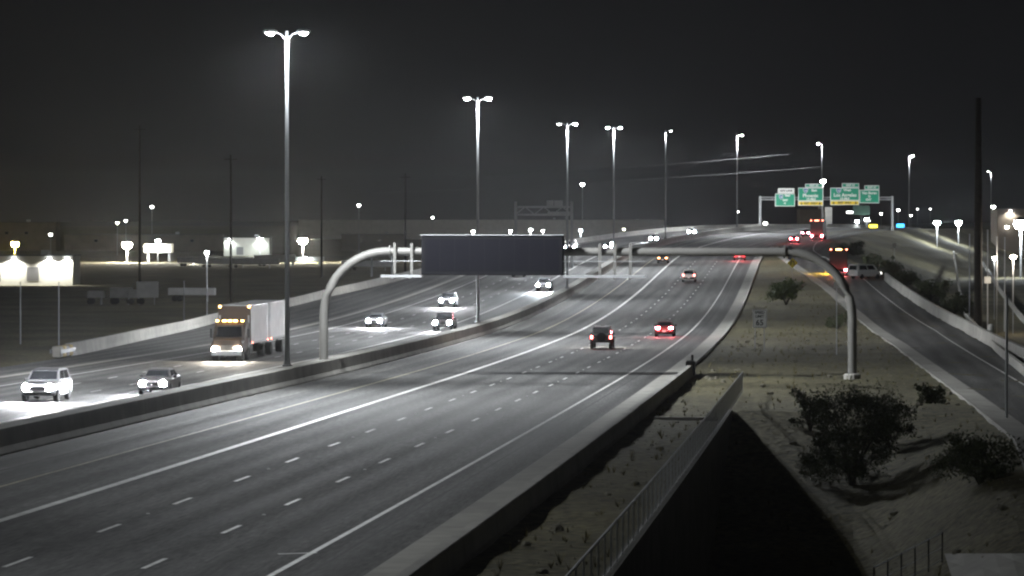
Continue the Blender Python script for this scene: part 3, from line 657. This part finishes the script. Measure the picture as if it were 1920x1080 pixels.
for x in (-.95,-.42,0,.42,.95): MB().cbox((x,2.12,3.03),(.30 if abs(x)<.9 else .2,.14,.13),.03).build('marker_light', M_MARK, t)
for sx in (-1,1):
    hl = MB().lathe([(.09,-.1),(.14,-.02),(.11,.04),(.04,.06)], (sx*.92,3.86,.98), 10, 'Y').build('headlight', M_HEADW, t)
    light('headlight_beam','SPOT',HP*.9,(1,.93,.82),(sx*.92,4.05,.98),hl,(0,1,.07),.08,56,.95)
    MB().cbox((sx*1.42,2.2,2.1),(.16,.12,.7),.03).build('mirror', M_TRIM, t)
    MB().tube([(sx*1.1,0,.9),(sx*1.1,0,3.4)],.07,8).build('exhaust_stack', M_GALV, t)
axle(t,2.9); axle(t,.3)
a = boxbody(t,-8.6,-.25,1.2,4.15,2.55,M_BOXW); axle(t,-7.4)
boxbody(t,-18.3,-10.3,1.2,4.15,2.55,M_BOXW); axle(t,-11.4); axle(t,-17.1)
MB().box((0,-.18,2.7),(2.5,.05,2.8)).build('front_panel', M_BOXD, t)
for x in (-1.12,1.12): MB().cbox((x,-.12,4.05),(.16,.08,.16),.02).build('marker_light', M_MARK, t)
for y in (-8.55,-.6,-10.4,-18.2): MB().box((-1.30,y,1.3),(.03,.16,.1)).build('side_marker', M_REDM, t)
# box truck far ahead and the one on the ramp (rear towards the camera)
def rear_truck(name, label, s, u, w, h, boxm, top, base, L=9.0):
    t = thing(name, W(s, u, .006, base), -hdg(s), label, 'truck', 'trucks driving away')
    o = boxbody(t, 0, L, 1.1, h, w, boxm, 'cargo_box')
    for sx in (-1,1): MB().box((sx*w*.24,-.03,(1.1+h)/2),(w*.46,.03,h-1.35)).build('rear_door', boxm, t)
    MB().box((0,-.035,(1.1+h)/2),(.03,.03,h-1.4)).build('door_seam', M_TRIM, t)
    for x in (-.3,0,.3): MB().cbox((x,-.05,h-.08),(.26,.08,.16),.02).build('marker_light', top, t)
    for sx in (-1,1):
        MB().cbox((sx*(w/2-.12),-.05,h-.08),(.2,.08,.18),.02).build('marker_light', M_REDM, t); MB().cbox((sx*(w/2-.25),-.05,.95),(.34,.1,.24),.02).build('tail_light', M_TAILB, t)
        light('brake_glow','POINT',70,(1,.12,.12),(sx*.9,-.4,.95),t,size=.15)
    MB().box((0,-.12,.55),(w*.9,.12,.14)).build('under_bar', M_GALV, t)
    MB().loft([[(1.05,y,.6),(1.1,y,zt_),(-1.1,y,zt_),(-1.05,y,.6)] for y,zt_ in ((L+.2,2.7),(L+1.7,2.7),(L+2.3,1.7),(L+3.0,1.6))]).build('cab', M_BOXD, t)
    axle(t,1.6); axle(t,L+1.9); return t
rear_truck('box_truck','far box truck with red roof lights ahead below the green signs',778,15.2,2.6,4.2,mat('box_greyed',(.16,.14,.14),.55,var=.1,scale=1),M_REDM,'road')
rear_truck('box_truck','dark truck with an amber and red light bar climbing the entrance ramp',566,23.6,2.6,4.1,M_BOXD,M_MARK,'land')
q = at(1549,500,575); zl=zland_xy(q.x,q.y)+CZ
t = thing('warning_light', (q.x,q.y,zl), 0, 'amber warning lamp on a post beside the ramp truck', 'warning lamp')
MB().tube([(0,0,0),(0,0,q.z-zl-.15)],.04,6).build('post',M_GALV,t); MB().lathe([(.05,-.2),(.2,-.16),(.24,0),(.2,.16),(.05,.2)],(0,0,q.z-zl),10).build('lamp',mat('amber_lamp',(.6,.4,.05),.3,emit=(1,.62,.05,700)),t)
light('lamp_light','POINT',150,(1,.6,.08),(0,-.45,q.z-zl),t,size=.15)

# ------------------------------------------------------------------ vegetation
M_LEAF = mat('leaf_green', (.085,.115,.030), .7, var=.4, scale=2.5); M_LEAFD = mat('leaf_dark', (.055,.066,.028), .75, var=.4, scale=2.5); M_BARK = mat('bark', (.05,.045,.03), .9, var=.3, scale=5)
def plant(name, p, H, Rr, n, label, m, cat, group=None, trunk=.12, seed=1, low=.15, leaf=.11):
    r = random.Random(seed); t = thing(name, p, 0, label, cat, group); tr = MB(); clumps = []
    for k in range(7):
        a = 2*math.pi*k/7 + r.uniform(-.4,.4); rad = Rr*r.uniform(.35,.8); top = Vector((math.cos(a)*rad, math.sin(a)*rad, H*r.uniform(.5,.86)))
        mid = Vector((top.x*.35, top.y*.35, H*r.uniform(.2,.34))); tr.tube([(0,0,-.1),mid,top],[trunk,trunk*.55,trunk*.18],6); clumps.append((top, Rr*r.uniform(.3,.5)))
        for _ in range(2):
            e = mid.lerp(top, r.uniform(.4,.8)) + Vector((r.uniform(-1,1)*Rr*.45, r.uniform(-1,1)*Rr*.45, r.uniform(-.1,.3)*H)); e.z = min(max(e.z, H*low), H*.93)
            tr.tube([mid.lerp(top,.4), e],[trunk*.35,trunk*.1],5); clumps.append((e, Rr*r.uniform(.22,.42)))
    if low < .05:                                   # branches sweeping down to the ground
        for k in range(12):
            a = r.uniform(0, 6.28); q = Rr*r.uniform(.25,.95); e = Vector((math.cos(a)*q, math.sin(a)*q, H*r.uniform(.10,.42)))
            tr.tube([(0,0,H*.08), (e.x*.5,e.y*.5,H*.2), e],[trunk*.4,trunk*.25,trunk*.08],5); clumps.append((e, Rr*r.uniform(.2,.36)))
        for k in range(10):                          # thin twigs reaching out of the crown
            c_, q = r.choice(clumps); clumps.append((c_ + Vector((r.gauss(0,.35),r.gauss(0,.35),r.gauss(.1,.3)))*Rr*.5, Rr*.14))
    tr.build('trunk', M_BARK, t)
    cr = MB()
    for _ in range(n):
        c, q = r.choice(clumps); v = Vector((r.gauss(0,1),r.gauss(0,1),r.gauss(0,.8))).normalized()*q*r.random()**.5; pt = c+v
        if pt.z < H*low*.6: continue
        d1 = Vector((r.uniform(-1,1),r.uniform(-1,1),r.uniform(-1,1))).normalized()*leaf*r.uniform(.6,1.5); d2 = d1.cross(Vector((r.uniform(-1,1),r.uniform(-1,1),r.uniform(-1,1)))).normalized()*leaf*r.uniform(.25,.6)
        cr.quad(pt-d1, pt+d2, pt+d1, pt-d2)
    cr.build('crown', m, t); return t
def gp(px_, s):   # ground point of the column px_ near chainage s
    y = float(np.interp(s, SS, YY)); x = (px_-960)/FPX*y
    for _ in range(6):
        s2, u2 = su_of(x, y); y += (s-s2); x = (px_-960)/FPX*y
    return Vector((x, y, float(zland(*su_of(x,y)))+CZ-.05))
plant('desert_tree', gp(1598,177), 4.9, 2.6, 15000, 'big dark desert tree in front of the right gantry post', M_LEAFD, 'tree', seed=3, trunk=.10, low=.02, leaf=.075)
plant('shrub', gp(1474,462), 2.9, 2.2, 4200, 'round green shrub on the dirt island beyond the speed limit sign', M_LEAF, 'shrub', seed=5, trunk=.08, low=.05, leaf=.16)
plant('shrub', gp(1520,190), 2.1, 1.2, 2600, 'smaller shrub at the left foot of the big dark tree', M_LEAFD, 'shrub', seed=9, trunk=.06, low=.04, leaf=.09)
plant('shrub', gp(1668,184), 2.6, 1.5, 3800, 'shrub growing against the right side of the big dark tree', M_LEAFD, 'shrub', seed=12, trunk=.05, low=.02, leaf=.08)
plant('shrub', ground_at(1838,905), 2.0, 2.0, 5200, 'broad dark shrub standing in for the tree shadow low at the right edge of the picture', M_LEAFD, 'shrub', seed=14, trunk=.05, low=.02, leaf=.08)  # shrub added in place of the big tree's cast shadow
plant('shrub', gp(1570,385), 1.4, 1.3, 1500, 'low dark shrub just left of the bent gantry post', M_LEAFD, 'shrub', seed=17, trunk=.05, low=.03)
plant('shrub', gp(1745,205), 1.0, .8, 900, 'little shrub on the bare ground below the ramp kerb', M_LEAFD, 'shrub', seed=21, trunk=.04, low=.03)
for i,(px_,s_,h_) in enumerate(((1640,640,2.2),(1675,600,2.6),(1700,560,2.0),(1745,520,2.8),(1790,480,2.2),(1600,720,2.6))):
    L_ = ['low tree on the dark slope nearest the white van','tree on the dark slope just right of the ramp truck','tree on the dark slope below the green signs','tree on the dark slope below the blue light','rightmost tree on the dark slope, left of the utility pole','farthest tree on the slope under the green signs']
    plant('slope_tree', gp(px_,s_), h_, 2.4, 2600, L_[i], M_LEAFD, 'tree', 'trees on the dark slope', seed=30+i, leaf=.16, low=.02)
# weeds and stones strewn over the dirt, too many to count
st = MB(); r = random.Random(5)
for _ in range(5200):
    s = 70 + 330*r.random()**1.5; u = r.uniform(12.0, float(RAMP_L(s))-1.5)
    if abs(u-WALL_U) < .4: continue
    p = W(s,u,-.06,'land'); h = r.uniform(.02,.07); d = [Vector((r.uniform(.6,1.3)*h*math.cos(a),r.uniform(.6,1.3)*h*math.sin(a),0)) for a in (0,1.57,3.14,4.71)]
    st.add([p+q_ for q_ in d]+[p+Vector((0,0,h))],[(0,1,4),(1,2,4),(2,3,4),(3,0,4)])
for _ in range(160):
    s = 90 + 300*r.random(); u = r.uniform(12.0, float(RAMP_L(s))-1.5)
    if abs(u-WALL_U) < .5: continue
    p = W(s,u,-.08,'land'); h = r.uniform(.08,.22); rings = []
    for z, k in ((0,1.0),(.5,.95),(.85,.6)): rings.append([p+Vector((math.cos(a+.3)*h*k*r.uniform(.8,1.25), math.sin(a+.3)*h*k*r.uniform(.8,1.25), z*h)) for a in np.arange(0,6.2,1.047)])
    st.loft(rings)
st.build('gravel', mat('stone',(.17,.16,.12),.9,var=.3,scale=6), None, kind='stuff')

wd = MB()
for _ in range(900):
    s = 80 + 420*r.random()**1.3; u = r.uniform(12.0, float(RAMP_L(s))-1.5)
    if abs(u-WALL_U) < .4: continue
    p = W(s,u,-.08,'land'); hh = r.uniform(.15,.5)
    for _k in range(9):
        a = r.uniform(0,6.28); e = Vector((math.cos(a)*hh*r.uniform(.2,.7), math.sin(a)*hh*r.uniform(.2,.7), hh*r.uniform(.5,1))); w_ = Vector((-math.sin(a),math.cos(a),0))*.018
        wd.add([p-w_, p+w_, p+e], [(0,1,2)])
wd.build('dry_weeds', mat('dry_grass',(.16,.14,.06),.9,var=.4,scale=2), None, kind='stuff')

# ------------------------------------------------------------------ utility poles, wires
t = thing('utility_pole', gp(1834,420)+Vector((0,0,-.2)), 0, 'thick dark utility pole rising right of the entrance ramp', 'pole')
H_ = at(1822,185,420).z - t.location.z
MB().lathe([(.52,-.2),(.48,1),(.43,H_*.5),(.33,H_)], n=10).build('shaft', M_WOOD, t, smooth=True)
for z in (.86,.92): MB().box((0,-.3,H_*z),(.12,.3,.12)).build('bracket', M_WOOD, t)
for px_,py_,d,lab in ((262,235,700,'thin dark utility pole far left against the sky'),(433,290,640,'thin dark utility pole behind the oncoming truck'),(760,325,760,'thin dark utility pole left of the message board'),(603,330,900,'faint utility pole just right of the tallest lamp pole')):
    q = at(px_,py_,d); zl=zland_xy(q.x,q.y)+CZ; t = thing('utility_pole',(q.x,q.y,zl),0,lab,'pole','dark utility poles on the left')
    h=q.z-zl; MB().lathe([(.26,-.2),(.2,h*.5),(.14,h)],n=8).build('shaft',M_WOOD,t); MB().box((0,0,h-.8),(2.2,.12,.14)).build('crossarm',M_WOOD,t)
for a,b,lab in (((700,362),(1560,311),'lower of two pale overhead wires crossing the sky'),((860,330),(1480,289),'upper of two pale overhead wires crossing the sky')):
    A,B = at(*a,905),at(*b,880); n=14; pts_=[A.lerp(B,k/n)-Vector((0,0,1.2*4*(k/n)*(1-k/n)*.5)) for k in range(n+1)]
    tag(MB().tube(pts_,.022,5).build('overhead_wire',mat('wire_metal',(.16,.16,.16),.6),None), lab, 'wire')
# slim lit posts on the right
for px_,pt_,pb_,d,lab in ((1888,556,790,185,'slim pale post at the right edge beside the ramp'),(1852,432,560,430,'slim post above the small white plate on the right'),(1869,445,500,420,'short faint post right of the utility pole'),(1884,446,500,430,'short faint post nearest the warm lamp'),(1818,440,500,460,'faint thin post just left of the utility pole'),(388,478,610,430,'slim post with a small lamp left of the oncoming truck'),(345,528,600,470,'faint slim post on the dark ground left of the truck'),(110,530,650,420,'faint post on the dark ground at far left'),(38,530,640,430,'leftmost faint post on the dark ground')):
    q=at(px_,pt_,d); zl=zland_xy(q.x,q.y)+CZ; t=thing('slim_post',(q.x,q.y,zl),0,lab,'post'); h=max(.8,q.z-zl)
    MB().lathe([(.075,-.2),(.07,h*.5),(.06,h)],n=8).build('shaft',M_GALV,t)
    MB().lathe([(.1,0),(.11,.05),(.05,.09)],(0,0,h),8).build('cap',M_GALV,t)
    if px_==388: MB().cbox((0,0,h+.25),(.42,.3,.36),.05).build('lamp',LENS_DIM,t); light('lamp_light','POINT',500,(1,1,1),(0,-.3,h+.02),t,size=.1)

# concrete edge of the frontage road on the right
fr=[at(1788,425,900),at(1800,455,640),at(1812,490,480),at(1832,520,395),at(1870,562,310),at(1925,612,250),at(1990,660,210)]
for p_ in fr: p_.z = 0
def frontage(name,label,off,h):
    rings=[]
    for i,p_ in enumerate(fr):
        a=fr[max(i-1,0)];b=fr[min(i+1,len(fr)-1)];n=Vector((b.y-a.y,-(b.x-a.x),0)).normalized(); c=p_+n*off; z=zland_xy(c.x,c.y)+CZ-.1
        rings.append([c+Vector((n.x*k,n.y*k,z+q_)) for k,q_ in ((-.2,0),(-.12,h),(.12,h),(.2,0))])
    o=MB().loft(rings).build(name,M_CONC,None); tag(o,label,'barrier')
frontage('frontage_barrier','curving concrete edge of the frontage road behind the utility pole',0,.7); frontage('frontage_barrier','second, farther curving concrete edge behind the utility pole',-7,.8)

# ------------------------------------------------------------------ distant lamps
def far_lamp(px_,py_,d,col,r,label,strength=60,power=0,name='street_lamp',group='distant lamps'):
    q=at(px_,py_,d); zl=zland_xy(q.x,q.y)+CZ; h=max(1.2,q.z-zl)
    t=thing(name,(q.x,q.y,zl),0,label,'street lamp',group)
    key='far_'+'_'.join(f'{c:.2f}' for c in col)+f'_{strength}'
    MB().tube([(0,.12,-.1),(0,.12,h),(0,-.05,h+r*1.1)],max(.07,r*.16),6).build('post',M_GALV,t)
    hd=MB().lathe([(r*.9,r*.5),(r*.5,r*.95),(r*.1,r*1.1)],(0,0,h),10).build('hood',M_GALV,t)
    MB().lathe([(r*.15,-r*.75),(r*.7,-r*.5),(r,0),(r*.9,r*.5)],(0,0,h),10).build('globe',mat(key,(.9,.9,.9),.3,emit=(*col,strength)),t)
    if power: light('lamp_light','POINT',power*.22,col,(0,-r-.3,h-r),t,size=r)
WH,CO,WA,YE=(1,.99,.95),(.88,.95,1),(1,.93,.74),(1,.72,.12)
FL=[(28,458,1150,YE,1.2,'yellow lamp glaring at the far left edge',300,60000),(238,460,1200,WA,1.5,'largest warm white lamp on the left, above the low roofs',1200,80000),
 (296,452,1190,CO,.7,'cool white lamp over the small lit canopy on the left',300,40000),(362,485,1150,WH,.45,'small white lamp below the lit canopy on the left',200,30000),(568,452,1200,WA,1.4,'big warm lamp right of the tallest lamp pole',1200,70000),
 (487,449,1380,CO,.9,'white lamp glaring over the pale lit wall left of the tallest pole',300,60000),(95,440,1000,WH,.45,'small white lamp between the yellow lamp and the big warm lamp',40,0),
 (285,388,1700,WH,.7,'white lamp high above the lit canopy, against the sky',40,0),(220,418,1400,WA,.55,'left one of two tiny lamps above the big warm lamp',30,0),(236,414,1500,WH,.55,'right one of two tiny lamps above the big warm lamp',30,0),
 (673,385,1500,WH,.6,'lone white lamp between the tallest pole and the message board',40,0),(811,408,1700,WH,.5,'tiny lamp at the skyline left of the second lamp pole',40,0),(887,434,2300,WH,1.0,'leftmost of the lamps strung along the top of the message board',40,50000),
 (957,433,2300,WH,1.0,'lamp above the middle of the message board',40,50000),(995,431,2300,WH,1.1,'starry lamp above the message board under the sign bridge',60,50000),(1018,433,2300,WH,.8,'faint lamp above the message board right of the starry one',20,50000),
 (1089,432,2300,CO,1.2,'lamp beyond the right corner of the message board',50,50000),(1092,346,1300,WH,.7,'lamp hanging high in the sky by the lower wire',45,0),(1170,430,1100,WA,.35,'tiny lamp on the skyline over the far barrier',30,0),
 (1383,397,1500,WH,.45,'tiny lamp below the single headed pole',20,0),(1435,422,1000,WH,.5,'small lamp at the foot of the green sign gantry',30,0),(1543,340,1150,WH,.8,'bright lamp on top of the gap between the green signs',70,6000),
 (1757,418,900,CO,.75,'left one of two starry lamps left of the utility pole',120,24000),(1797,418,950,CO,.8,'right one of two starry lamps left of the utility pole',120,24000),(1914,421,800,CO,1.5,'huge white light cut by the right edge of the picture',160,70000),
 (1900,482,420,(1,.86,.7),.32,'warm lamp on a slim pole near the right edge',110,7000),(1862,388,1300,WH,.7,'lamp under the farthest lamp pole of the curve',50,0),(1865,484,480,WH,.28,'small white lamp left of the warm lamp near the right edge',60,900),
 (1888,426,1000,WH,.5,'small lamp just left of the huge white light',45,0),(1607,415,1000,CO,.5,'left starry lamp below the rightmost green sign',80,3000),(1625,411,1050,CO,.55,'right starry lamp below the rightmost green sign',80,3000),
 (1652,401,1300,WH,.4,'small lamp left of the right gantry post',30,0),(1684,394,1500,WH,.6,'small lamp immediately right of the right gantry post',25,0),(1708,404,1500,WH,.4,'small lamp farther right of the right gantry post',40,0),
 (1720,392,1700,WH,.35,'left one of two tiny lamps above the pair of starry lamps',20,0),(1744,392,1700,WH,.35,'right one of two tiny lamps above the pair of starry lamps',20,0),(1148,456,640,CO,.3,'cool glint beside the round lights over the gantry frame',40,0)]
for a in FL: far_lamp(*a)

# ------------------------------------------------------------------ distant buildings, trailers, signs
M_WALLP=mat('pale_wall',(.50,.49,.45),.85,var=.08,scale=.4); M_WALLD=mat('dull_wall',(.20,.17,.14),.9,var=.12,scale=.3); M_ROOF=mat('flat_roof',(.10,.10,.10),.9,var=.15,scale=.3); M_DOOR=mat('door_grey',(.14,.14,.15),.6); M_WIN=mat('dark_pane',(.02,.025,.03),.15)
def building(x0,x1,y0,y1,d,label,m,depth=14,doors=(),windows=(),lamps=(),cat='building',lcol=(1,.98,.88),lp=1500):
    a=at(x0,y1,d);b=at(x1,y0,d); zl=min(a.z,zland_xy((a.x+b.x)/2,d)+CZ); w=b.x-a.x; h=b.z-zl
    t=thing('warehouse',((a.x+b.x)/2,d,zl),0,label,cat)
    MB().box((0,depth/2,h/2-.2),(w,depth,h+.4)).build('wall',m,t); rf=MB().box((0,depth/2,h+.1),(w+.4,depth+.4,.22)).build('roof',M_ROOF,t)
    MB().box((0,-.06,h-.2),(w+.1,.12,.36)).build('parapet',m,t); MB().cbox((w*.2,depth*.5,h+.7),(1.6,1.6,1.0),.05).build('roof_unit',M_GALV,rf)
    hz=a.z-zl
    for q_ in doors: o=MB().box((-w/2+w*q_,-.03,hz+1.5),(2.6,.08,3.0)).build('roller_door',M_DOOR,t); [MB().box((-w/2+w*q_,-.08,hz+.5+.5*k),(2.6,.03,.04)).build('slat',M_DOOR,o) for k in range(5)]
    for q_ in windows: o=MB().box((-w/2+w*q_,-.03,h*.62),(1.5,.08,1.1)).build('window',M_DOOR,t); MB().box((-w/2+w*q_,-.075,h*.62),(1.3,.02,.9)).build('pane',M_WIN,o)
    for q_ in lamps:
        o=MB().cbox((-w/2+w*q_,-.35,h-.55),(.5,.6,.22),.04).build('wall_lamp',LENS_DIM,t); light('lamp_light','SPOT',lp,lcol,(-w/2+w*q_,-1.0,h-.8),o,(0,.35,-1),.1,150,.6)
    return t
building(-60,136,480,527,800,'low pale warehouse brightly lit at the far left',M_WALLP,doors=(.25,.62),lamps=(.20,.44,.78,.95),lp=5200)
building(-80,105,417,455,1600,'dull tan building behind the lit warehouse',M_WALLD,windows=(.5,.7))
building(120,420,440,470,1600,'long dark building behind the big warm lamp',M_WALLD,windows=(.2,.4,.8))
building(420,505,446,478,1400,'pale wall washed in white light left of the tallest lamp pole',M_WALLP,lamps=(.12,.8),lcol=(.86,1,.95),lp=2600,doors=(.35,))
building(640,760,440,468,1600,'dark building between the big warm lamp and the message board',M_WALLD,windows=(.3,.6))
building(1500,1560,393,416,1300,'dark building behind the far box truck',M_WALLD)
building(1870,1990,392,440,1000,'dull building behind the huge white light at right',M_WALLD,lamps=(.2,),lp=1500)
building(560,1245,412,436,2420,'long pale wall stretching along the horizon behind the lamp poles',M_WALLP,depth=6,cat='wall')
# canopy on posts
def canopy(x0,x1,yt,yb,d,label,lp):
    a=at(x0,yt,d);b=at(x1,yt,d);zl=zland_xy(a.x,d)+CZ;w=b.x-a.x;h=a.z-zl;hb=(yb-yt)/FPX*d
    t=thing('canopy',((a.x+b.x)/2,d,zl),0,label,'canopy'); MB().cbox((0,3,h-hb/2),(w,6,hb),.05).build('fascia',M_WALLP,t)
    for sx in (-1,1):
        for yy in (.8,5.2): MB().box((sx*w*.38,yy,(h-hb)/2),(.3,.3,h-hb)).build('column',M_GALV,t)
    o=MB().cbox((0,-1.0,h-.1),(.7,.3,.2),.04).build('lamp',LENS_DIM,t); light('lamp_light','SPOT',lp,(.85,.97,1),(0,-1.6,h),o,(0,.8,-.6),.1,160,.6)
canopy(270,322,457,474,1200,'small canopy with a brightly lit cool white fascia',2600)
canopy(540,606,482,490,1100,'long bright canopy edge under the big warm lamp right of the tallest pole',1500)
canopy(690,740,470,476,900,'thin pale canopy left of the arched gantry beam',260)
# parked trailers and cars in the lit yards
def trailer(px_,py_,d,L,H_,label,rz=0.0,m=M_BOXW):
    q=at(px_,py_,d);zl=zland_xy(q.x,q.y)+CZ;t=thing('parked_trailer',(q.x,q.y,zl),rz,label,'trailer','trailers parked in the yards on the left')
    MB().cbox((0,0,1.1+H_/2),(L,2.5,H_),.05).build('box',m,t)
    for x in (-L*.36,-L*.26): 
        for yy in (-1,1): MB().lathe([(.25,-.2),(.5,-.2),(.5,.2),(.25,.2)],(x,yy,.5),12,'Y').build('wheel',M_TYRE,t)
    MB().box((L*.33,0,.5),(.15,1.6,1.1)).build('landing_leg',M_GALV,t)
for i,(px_,py_,d,L,H_,rz) in enumerate(((362,505,1080,9,1.6,.05),(420,508,1060,16,1.2,.04),(470,508,1050,16,1.6,.0),(515,500,1090,12,2.2,.1),(180,525,620,2.6,1.1,0),(228,522,620,3.6,1.6,0),(252,522,620,2.2,1.3,.2),(276,520,620,3.6,2.6,.1),(690,500,1000,14,1.6,.05),(360,530,640,8,1.2,.0))):
    trailer(px_,py_,d,L,H_,['pale trailer under the small white lamp on the left','long low trailer left of the slim lamp post','long low trailer behind the oncoming truck','trailer parked just left of the tallest lamp pole','smallest pale container by the dark ground on the left','second pale container from the lit warehouse','tilted small container among the pale ones on the left','tallest pale container below the big warm lamp','pale trailer seen inside the arch of the gantry','grey trailer low on the dark ground left of the truck'][i],rz)
# coloured lit signs on the right
for px_,py_,d,w,h,col,lab in ((1637,424,950,2.3,1.0,(1,.8,.05),'small yellow lit sign below the rightmost green sign'),(1688,423,950,2.1,1.1,(.02,.35,1),'small blue lit sign right of the green sign gantry'),(1594,398,1200,2.6,.9,(1,1,1),'white lit sign bar below the widest green sign'),(1626,414,1000,1.8,.6,(1,.95,.9),'pinkish white lit sign bar above the yellow one')):
    q=at(px_,py_,d);zl=zland_xy(q.x,q.y)+CZ;t=thing('lit_sign',(q.x,q.y,zl),0,lab,'lit sign'); hh=q.z-zl
    MB().box((0,.1,hh/2),(.25,.25,hh)).build('post',M_DARK,t); o=MB().cbox((0,0,hh),(w,.4,h),.08).build('cabinet',M_DARK,t)
    MB().box((0,-.22,hh),(w-.25,.03,h-.25)).build('lit_face',mat('lit_'+lab.split()[1],(.5,.5,.5),.4,emit=(*col,6)),o)
t=thing('roadside_board',at(1615,394,1050)+Vector((0,0,-9)),0,'dull green board hanging dark beneath the rightmost green sign','board')
MB().cbox((0,0,9),(4.8,.2,2.6),.05).build('panel',mat('dull_green',(.05,.11,.08),.6,var=.1,scale=1),t); MB().box((0,.2,3),(.3,.3,12)).build('post',M_DARK,t)
t=thing('concrete_column',at(1553,398,1030)+Vector((0,0,-5)),0,'short pale column standing behind the gap between the green signs','column')
MB().cbox((0,0,3.2),(2.0,1.6,6.4),.1).build('shaft',M_CONC,t)
# low skyline of hills
hl=MB(); r=random.Random(3); n=90; top=[]
for k in range(n+1): top.append(6+5*math.sin(k*.21)+4*math.sin(k*.09+1)+r.uniform(-1.2,1.2))
rings=[[(-2400+4800*k/n,5600,-2),(-2400+4800*k/n,5750,max(1,top[k])),(-2400+4800*k/n,5950,-2)] for k in range(n+1)]
hl.loft(rings).build('hills',mat('hill_rock',(.08,.075,.06),.95,var=.2,scale=.01),None,kind='structure')

# ------------------------------------------------------------------ thin haze added to spread a lens-like glow round the lamps
hz=MB().box((0,2950,32),(5200,6200,104)); hzo=hz.build('haze',None,None,kind='stuff')
hm=bpy.data.materials.new('haze_air'); hm.use_nodes=True; nt=hm.node_tree; nt.nodes.clear()
out=nt.nodes.new('ShaderNodeOutputMaterial'); pv=nt.nodes.new('ShaderNodeVolumePrincipled')
pv.inputs['Density'].default_value=.000028; pv.inputs['Color'].default_value=(.95,.97,1,1); pv.inputs['Anisotropy'].default_value=.9
nt.links.new(pv.outputs[0],out.inputs['Volume']); hzo.data.materials.append(hm)
